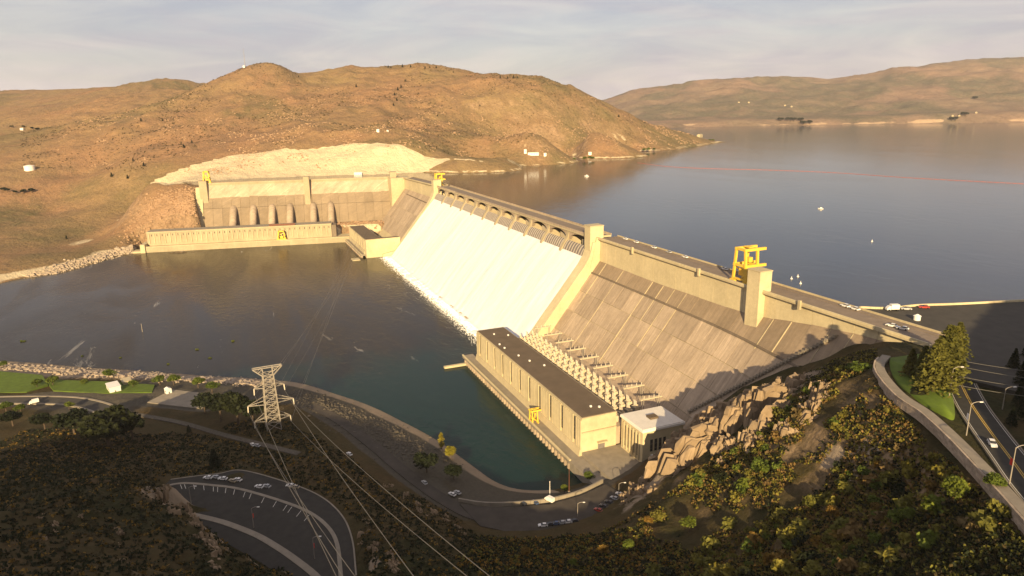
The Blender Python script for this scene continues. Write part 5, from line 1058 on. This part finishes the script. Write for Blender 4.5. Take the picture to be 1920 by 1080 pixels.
# ------------------------------------------------------------------ lamps, poles
def lamp(p, h, arm_dir, label, banner=None, mat='steel', s=1.0):
    c = empty('street_lamp', tuple(p), arm_dir, label, 'lamp post'); MB().cyl((0, 0, 0), (0, 0, h), .2, .12, 8).build('pole', M[mat], c)
    MB().tube([(0, 0, h-.3), (.7, 0, h+.35), (1.8, 0, h+.7), (3, 0, h+.75)], .12, 6).build('arm', M[mat], c); MB().box(2.7, 3.9, -.28, .28, h+.55, h+.8).build('lamp_head', M['white'], c)
    for i, b in enumerate(banner or []): MB().box(-.06, .06, .25, 1.3, h*.5-.2, h*.5+2.0).build('banner', M[b], c)
    return c
rt_ang = math.atan2(_rt[1], _rt[0])
for x, y, z, h, lab, bn in [(1812, 815, 110.4, 12, 'street lamp with a white banner beside the two-lane road', ['white']), (1893, 905, 112, 12, 'street lamp with a red banner at the right frame edge', ['red']), (1780, 742, 109, 12, 'street lamp with a red banner at the lawn corner', ['red']), (476, 990, 31, 11, 'street lamp with a red banner on the shaded parking lot', ['red']), (590, 1048, 32, 11, 'street lamp with a red banner at the bottom of the shaded road', ['red']), (360, 955, 30.6, 10, 'plain street lamp at the left of the shaded parking lot', None), (1083, 968, 12.4, 8, 'pale street lamp in the lower lot', None), (1160, 930, 12.3, 8, 'street lamp at the foot of the cliff by the slanted cars', None), (1878, 775, 105, 9, 'street lamp in the dark beyond the two-lane road', None)]:
    p = at(x, y, z=z); zz = max(p[2]-.3, hW(p[0], p[1])-.2); lamp((p[0], p[1], zz), h, rt_ang, lab, bn)
def pole(p, h, mat, label, name='flagpole'):
    c = empty(name, tuple(p), 0, label, 'pole'); MB().cyl((0, 0, 0), (0, 0, h), .22, .12, 8).build('shaft', M[mat], c); MB().cyl((0, 0, h), (0, 0, h+.5), .3, .1, 8).build('finial', M[mat], c); MB().box(-.5, .5, -.5, .5, 0, .5).build('base', M['conc'], c); return c
p = at(1031, 930, z=12.6); pole((p[0], p[1], 12.4), 9, 'white', 'white flagpole by the white truck at the river wall')
p = at(1067, 922, z=12.6); pole((p[0], p[1], 12.4), 14, 'redbrown', 'tall red-brown pole at the river wall')
p = at(267, 622, z=0); pole((p[0], p[1], -.5), 9, 'tan' if False else 'ceramic', 'lone pale marker post in the river', 'marker_post')

# ------------------------------------------------------------------ buildings
def hut(p, rz, L, w, h, label, name='small_building', roof='white', wall='white', cat='building', gable=True):
    c = empty(name, tuple(p), rz, label, cat); MB().box(-L/2, L/2, -w/2, w/2, -1.5, h).build('wall', M[wall], c)
    if gable: MB().extr([(-w/2-.3, h), (w/2+.3, h), (0, h+w*.28)], -L/2-.3, L/2+.3).build('roof', M[roof], c)
    else: MB().box(-L/2-.4, L/2+.4, -w/2-.4, w/2+.4, h, h+.5).build('roof', M[roof], c)
    MB().box(-L/2-.06, -L/2-.003, -.5, .5, 0, min(2.1, h*.8)).build('door', M['gate'], c)
    for k in range(max(1, int(L/4))): MB().box(-L/2+2+4*k-.5, -L/2+2+4*k+.5, w/2+.003, w/2+.06, h*.35, h*.75).build('window', M['glass'], c)
    return c
hp = lambda x, y: hit(x, y, hW)
hut(hp(316, 738), .4, 4.5, 4, 4, 'white hut at the edge of the paved park lot'); hut(hp(214, 733), .3, 14, 8, 4.5, 'white park pavilion among green trees', gable=False); hut(hp(238, 722), .3, 10, 6, 4, 'pale building behind the white park pavilion', roof='conc', wall='conc', gable=False)
p = hit(56, 319, hE); t = empty('water_tank', p, 0, 'white water tank on the far hill at left', 'tank'); MB().cyl((0, 0, -4), (0, 0, 9), 11, 11, 24).build('tank_wall', M['white'], t); MB().cyl((0, 0, 9.003), (0, 0, 11), 11.3, 2, 24).build('tank_roof', M['white'], t)
for x, y, L, w, h, lab in [(1000, 294, 26, 7, 4, 'long pale building on the far lake shore'), (1022, 294, 6, 5, 5, 'small white building right of the long pale one on the far lake shore'), (709, 248, 6, 5, 5, 'white house on the brown hill above the excavated bank'), (727, 248, 4, 4, 3, 'small pale shed right of the white house on the hill'), (985, 290, 6, 6, 7, 'small pale shed left of the long building on the far shore'), (1106, 290, 8, 6, 5, 'pale shed above the shore trees'), (672, 330, 16, 7, 5, 'white building behind the far forebay crest'), (42, 245, 10, 7, 4, 'pale farmhouse among dark trees at the far left')]:
    p = hit(x, y, hE)
    if p: hut(p, HEAD*-1+math.pi/2, L, w, h, lab)
p = at(1312, 257, z=99); hut(tuple(p), -.9, 46, 14, 9, 'long pale building on the tip of the peninsula', wall='conc', roof='conc')
for i, (x, y, L, lab) in enumerate([(1388, 193, 26, 'white house left of the pair on the distant hillside'), (1403, 193, 26, 'white house second on the distant hillside'), (1474, 199, 30, 'white house at the right of the distant cluster, left one'), (1484, 199, 30, 'white house at the right of the distant cluster, right one'), (1803, 188, 36, 'white house beside a dark tree on the distant right hillside'), (1785, 221, 50, 'pale house on the distant point, lower'), (1800, 222, 36, 'small pale house on the distant point, middle'), (1815, 215, 40, 'pale house on the distant point, upper left'), (1828, 212, 40, 'pale house on the distant point, upper right')]):
    p = fhit(x, y); hut(tuple(p), -1.0, L*.6, 11, 7, lab, wall='conc', roof='conc')
# mast on the summit
p = hit(460, 127, hE); ms = empty('radio_mast', p, 0, 'thin radio mast on the summit of the far hill', 'mast'); MB().cyl((0, 0, -2), (0, 0, 58), .8, .35, 6).build('shaft', M['steel'], ms)
for q in range(3): MB().box(-1.6, 1.6, -.3, .3, 20+14*q, 21+14*q).build('antenna', M['steel'], ms)
hut((p[0]-12, p[1]+4, p[2]), 1.2, 6, 5, 4, 'white hut at the foot of the summit mast')
# kiosk on the plaza
p = at(1719, 600, z=107.2); t = empty('round_kiosk', tuple(p), 0, 'round white kiosk on the plaza at the dam end', 'kiosk'); MB().cyl((0, 0, 0), (0, 0, 2.4), 1.8, 1.8, 16).build('wall', M['white'], t); MB().cyl((0, 0, 2.403), (0, 0, 3.4), 2.1, .4, 16).build('roof', M['white'], t)

# ------------------------------------------------------------------ lake: boom, buoys, boats
bl_ = smooth_line([tuple(at(x, y, z=LAKE_Z+.2)) for x, y in [(1195, 305), (1250, 312), (1330, 316), (1450, 319), (1570, 324), (1700, 333), (1850, 341), (1990, 348)]], 6)
m_ = MB(); 
for a, b in zip(bl_[:-1], bl_[1:]):
    for f in (.04, .54): q0 = a+(b-a)*f; q1 = a+(b-a)*(f+.44); m_.cyl(q0, q1, .38, .38, 6)
tag(m_.build('log_boom', M['orange']), 'faint red floating boom strung across the lake', 'boom'); bpy.data.objects['log_boom']['kind'] = 'stuff'
def boat(x, y, s, label):
    p = at(x, y, z=LAKE_Z); c = empty('boat', (p[0], p[1], LAKE_Z), .6, label, 'boat'); c.scale = (s, s, s)
    loft(MB(), [[(-3, -1.1, .9), (-3, 1.1, .9), (-3, .7, -.3), (-3, -.7, -.3)], [(1, -1.2, 1), (1, 1.2, 1), (1, .7, -.3), (1, -.7, -.3)], [(3.6, -.1, 1.3), (3.6, .1, 1.3), (3.2, .05, .2), (3.2, -.05, .2)]]).build('hull', M['white'], c)
    MB().box(-1.4, .8, -.8, .8, .95, 2.2).build('cabin', M['white'], c); MB().box(.8, .95, -.7, .7, 1.3, 2.0).build('windscreen', M['glass'], c)
boat(1100, 331, 1.5, 'small white boat on the lake near the far shore'); boat(1539, 392, 1.0, 'white boat alone in the middle of the lake')
for x, y, lab in [(1484, 523, 'white buoy off the crest, left one of three'), (1496, 519, 'white buoy off the crest, top one of three'), (1501, 532, 'white buoy off the crest, lowest of three'), (1635, 453, 'small buoy in open water right of the yellow crane')]:
    p = at(x, y, z=LAKE_Z); c = empty('buoy', (p[0], p[1], LAKE_Z), 0, lab, 'buoy'); MB().cyl((0, 0, -.4), (0, 0, .7), .9, .8, 10).build('float', M['white'], c); MB().cyl((0, 0, .7), (0, 0, 2.2), .25, .1, 8).build('mast', M['white'], c)

# ------------------------------------------------------------------ pylon and power lines
def pylon(loc, rz, H, label):
    c = empty('transmission_tower', loc, rz, label, 'pylon'); St = M['steel']
    hw = lambda z: float(np.interp(z, [0, H*.82, H*.86, H], [4.6, 3.1, 3.2, 3.2])); zs = [0, 6, 11, 16, 20.5, 25, 29, 33, 36.5][:9]; zs = [z*H/44 for z in zs]+[H*.9]
    for sx in (-1, 1):
        for sy in (-1, 1): MB().bar((sx*hw(0), sy*hw(0), -1), (sx*hw(H*.9), sy*hw(H*.9), H*.9), .62).build('corner_leg', St, c)
    for i, (a, b) in enumerate(zip(zs[:-1], zs[1:])):
        m = MB(); wa, wb = hw(a), hw(b)
        for (x0, y0), (x1, y1) in (((-1, -1), (1, -1)), ((1, -1), (1, 1)), ((1, 1), (-1, 1)), ((-1, 1), (-1, -1))):
            m.bar((x0*wa, y0*wa, a), (x1*wb, y1*wb, b), .34); m.bar((x1*wa, y1*wa, a), (x0*wb, y0*wb, b), .34); m.bar((x0*wb, y0*wb, b), (x1*wb, y1*wb, b), .34)
        m.build('lattice', St, c)
    # flared crown
    z0, z1, e = H*.88, H, 9.2; m = MB()
    for sy in (-1, 1):
        for sx in (-1, 1): m.bar((sx*3.1, sy*3.1, z0), (sx*e, sy*1.6, z1), .6); m.bar((sx*3.1, sy*3.1, z0), (sx*3.1, sy*1.8, z1), .4); m.bar((sx*3.1, sy*2.4, z1), (sx*6.0, sy*2.3, (z0+z1)/2), .35)
        m.bar((-e, sy*1.6, z1), (e, sy*1.6, z1), .55)
    for x in (-e, -4, 0, 4, e): m.bar((x, -1.7, z1), (x, 1.7, z1), .4)
    m.build('crown_frame', St, c); tips = []
    for z, L in ((H*.70, 9.5), (H*.44, 14.5), (H*.17, 11.5)):
        for s in (-1, 1):
            m = MB(); w = hw(z)
            for sy in (-1, 1): m.bar((s*w, sy*w, z), (s*L, 0, z-.6), .42); m.bar((s*w, sy*w, z+3), (s*L, 0, z-.3), .34)
            m.bar((s*(w+L)/2, -w*.5, z-.3), (s*(w+L)/2, w*.5, z-.3), .3)
            ar = m.build('crossarm', St, c); MB().cyl((s*L, 0, z-.7), (s*(L+.2), 0, z-5), .45, .35, 8).build('insulator', M['insul'], ar); tips.append((s*L, z-4.8))
    return c, tips
PB0 = at(513, 800, z=19); PB0[2] = hW(PB0[0], PB0[1]); P_RZ = -math.pi/2+.05
py, tips = pylon((PB0[0], PB0[1], PB0[2]), P_RZ, 44, 'pale steel lattice transmission tower with drooping crossarms on the near bank')
def tipw(t): x, z = t; return np.array([PB0[0]+math.cos(P_RZ)*x, PB0[1]+math.sin(P_RZ)*x, PB0[2]+z])
def wire(a, b, sag, r, label):
    a = np.array(a); b = np.array(b); L_ = [a+(b-a)*t-np.array([0, 0, 4*sag*t*(1-t)]) for t in np.linspace(0, 1, 25)]
    tag(MB().tube(L_, r, 5).build('power_line', M['wire']), label, 'power line', 'power lines at the transmission tower')
names = ['upper left', 'upper right', 'middle left', 'middle right', 'lower left', 'lower right']
ends_near = [at(640, 1100, d=205), at(790, 1100, d=190), at(655, 1100, d=200), at(930, 1090, d=185), at(680, 1100, d=195), at(900, 1100, d=185)]
for t, nm, e_ in zip(tips, names, ends_near):
    wire(tipw(t), e_, 3, .13, f'power line from the {nm} arm of the tower running out of the bottom edge')
for k, (t, nm) in enumerate(zip(tips, names)):
    wire(tipw(t), (560+14*k, 108+2*k, 33), 9, .09, f'thin power line from the {nm} arm of the tower crossing the river')
for k, (y0, y1) in enumerate([(675, 690), (686, 705), (705, 722), (722, 738)]):
    a = at(1795, y0, z=118-1.2*k); b = at(1990, y1+12, z=118-1.2*k); wire(a, b, .6, .09, f'overhead wire above the dark ground at right, number {["top", "upper", "lower", "bottom"][k]} of four'.replace('number ', ''))
# pipe bridge, guard fence on abutment steps
st = empty('abutment_stair', (0, 0, 0), 0, 'pale stair and kerb climbing along the joint of dam face and cliff', 'stair')
for i in range(44):
    t = i/43; u = -222-(290-222)*t; z = 30+66*t; v = .8*(zbase(u)-z)
    MB().box(u-1.1, u+.9, v-1.2, v+2.4, z-.9, z+.9).build('step', M['pale_paving'], st)

# ------------------------------------------------------------------ air
hz = NT('haze_air'); hz.t.nodes.remove(hz.p); pv = hz.n('ShaderNodeVolumePrincipled'); pv.inputs['Density'].default_value = 0.000024; pv.inputs['Color'].default_value = (.92, .90, .93, 1); pv.inputs['Anisotropy'].default_value = 0
hz.l(pv.outputs[0], hz.t.nodes['Material Output'].inputs['Volume'])
tag(MB().box(-3600, 10800, -16800, 3000, -30, 700).build('haze', hz.m), kind='stuff')
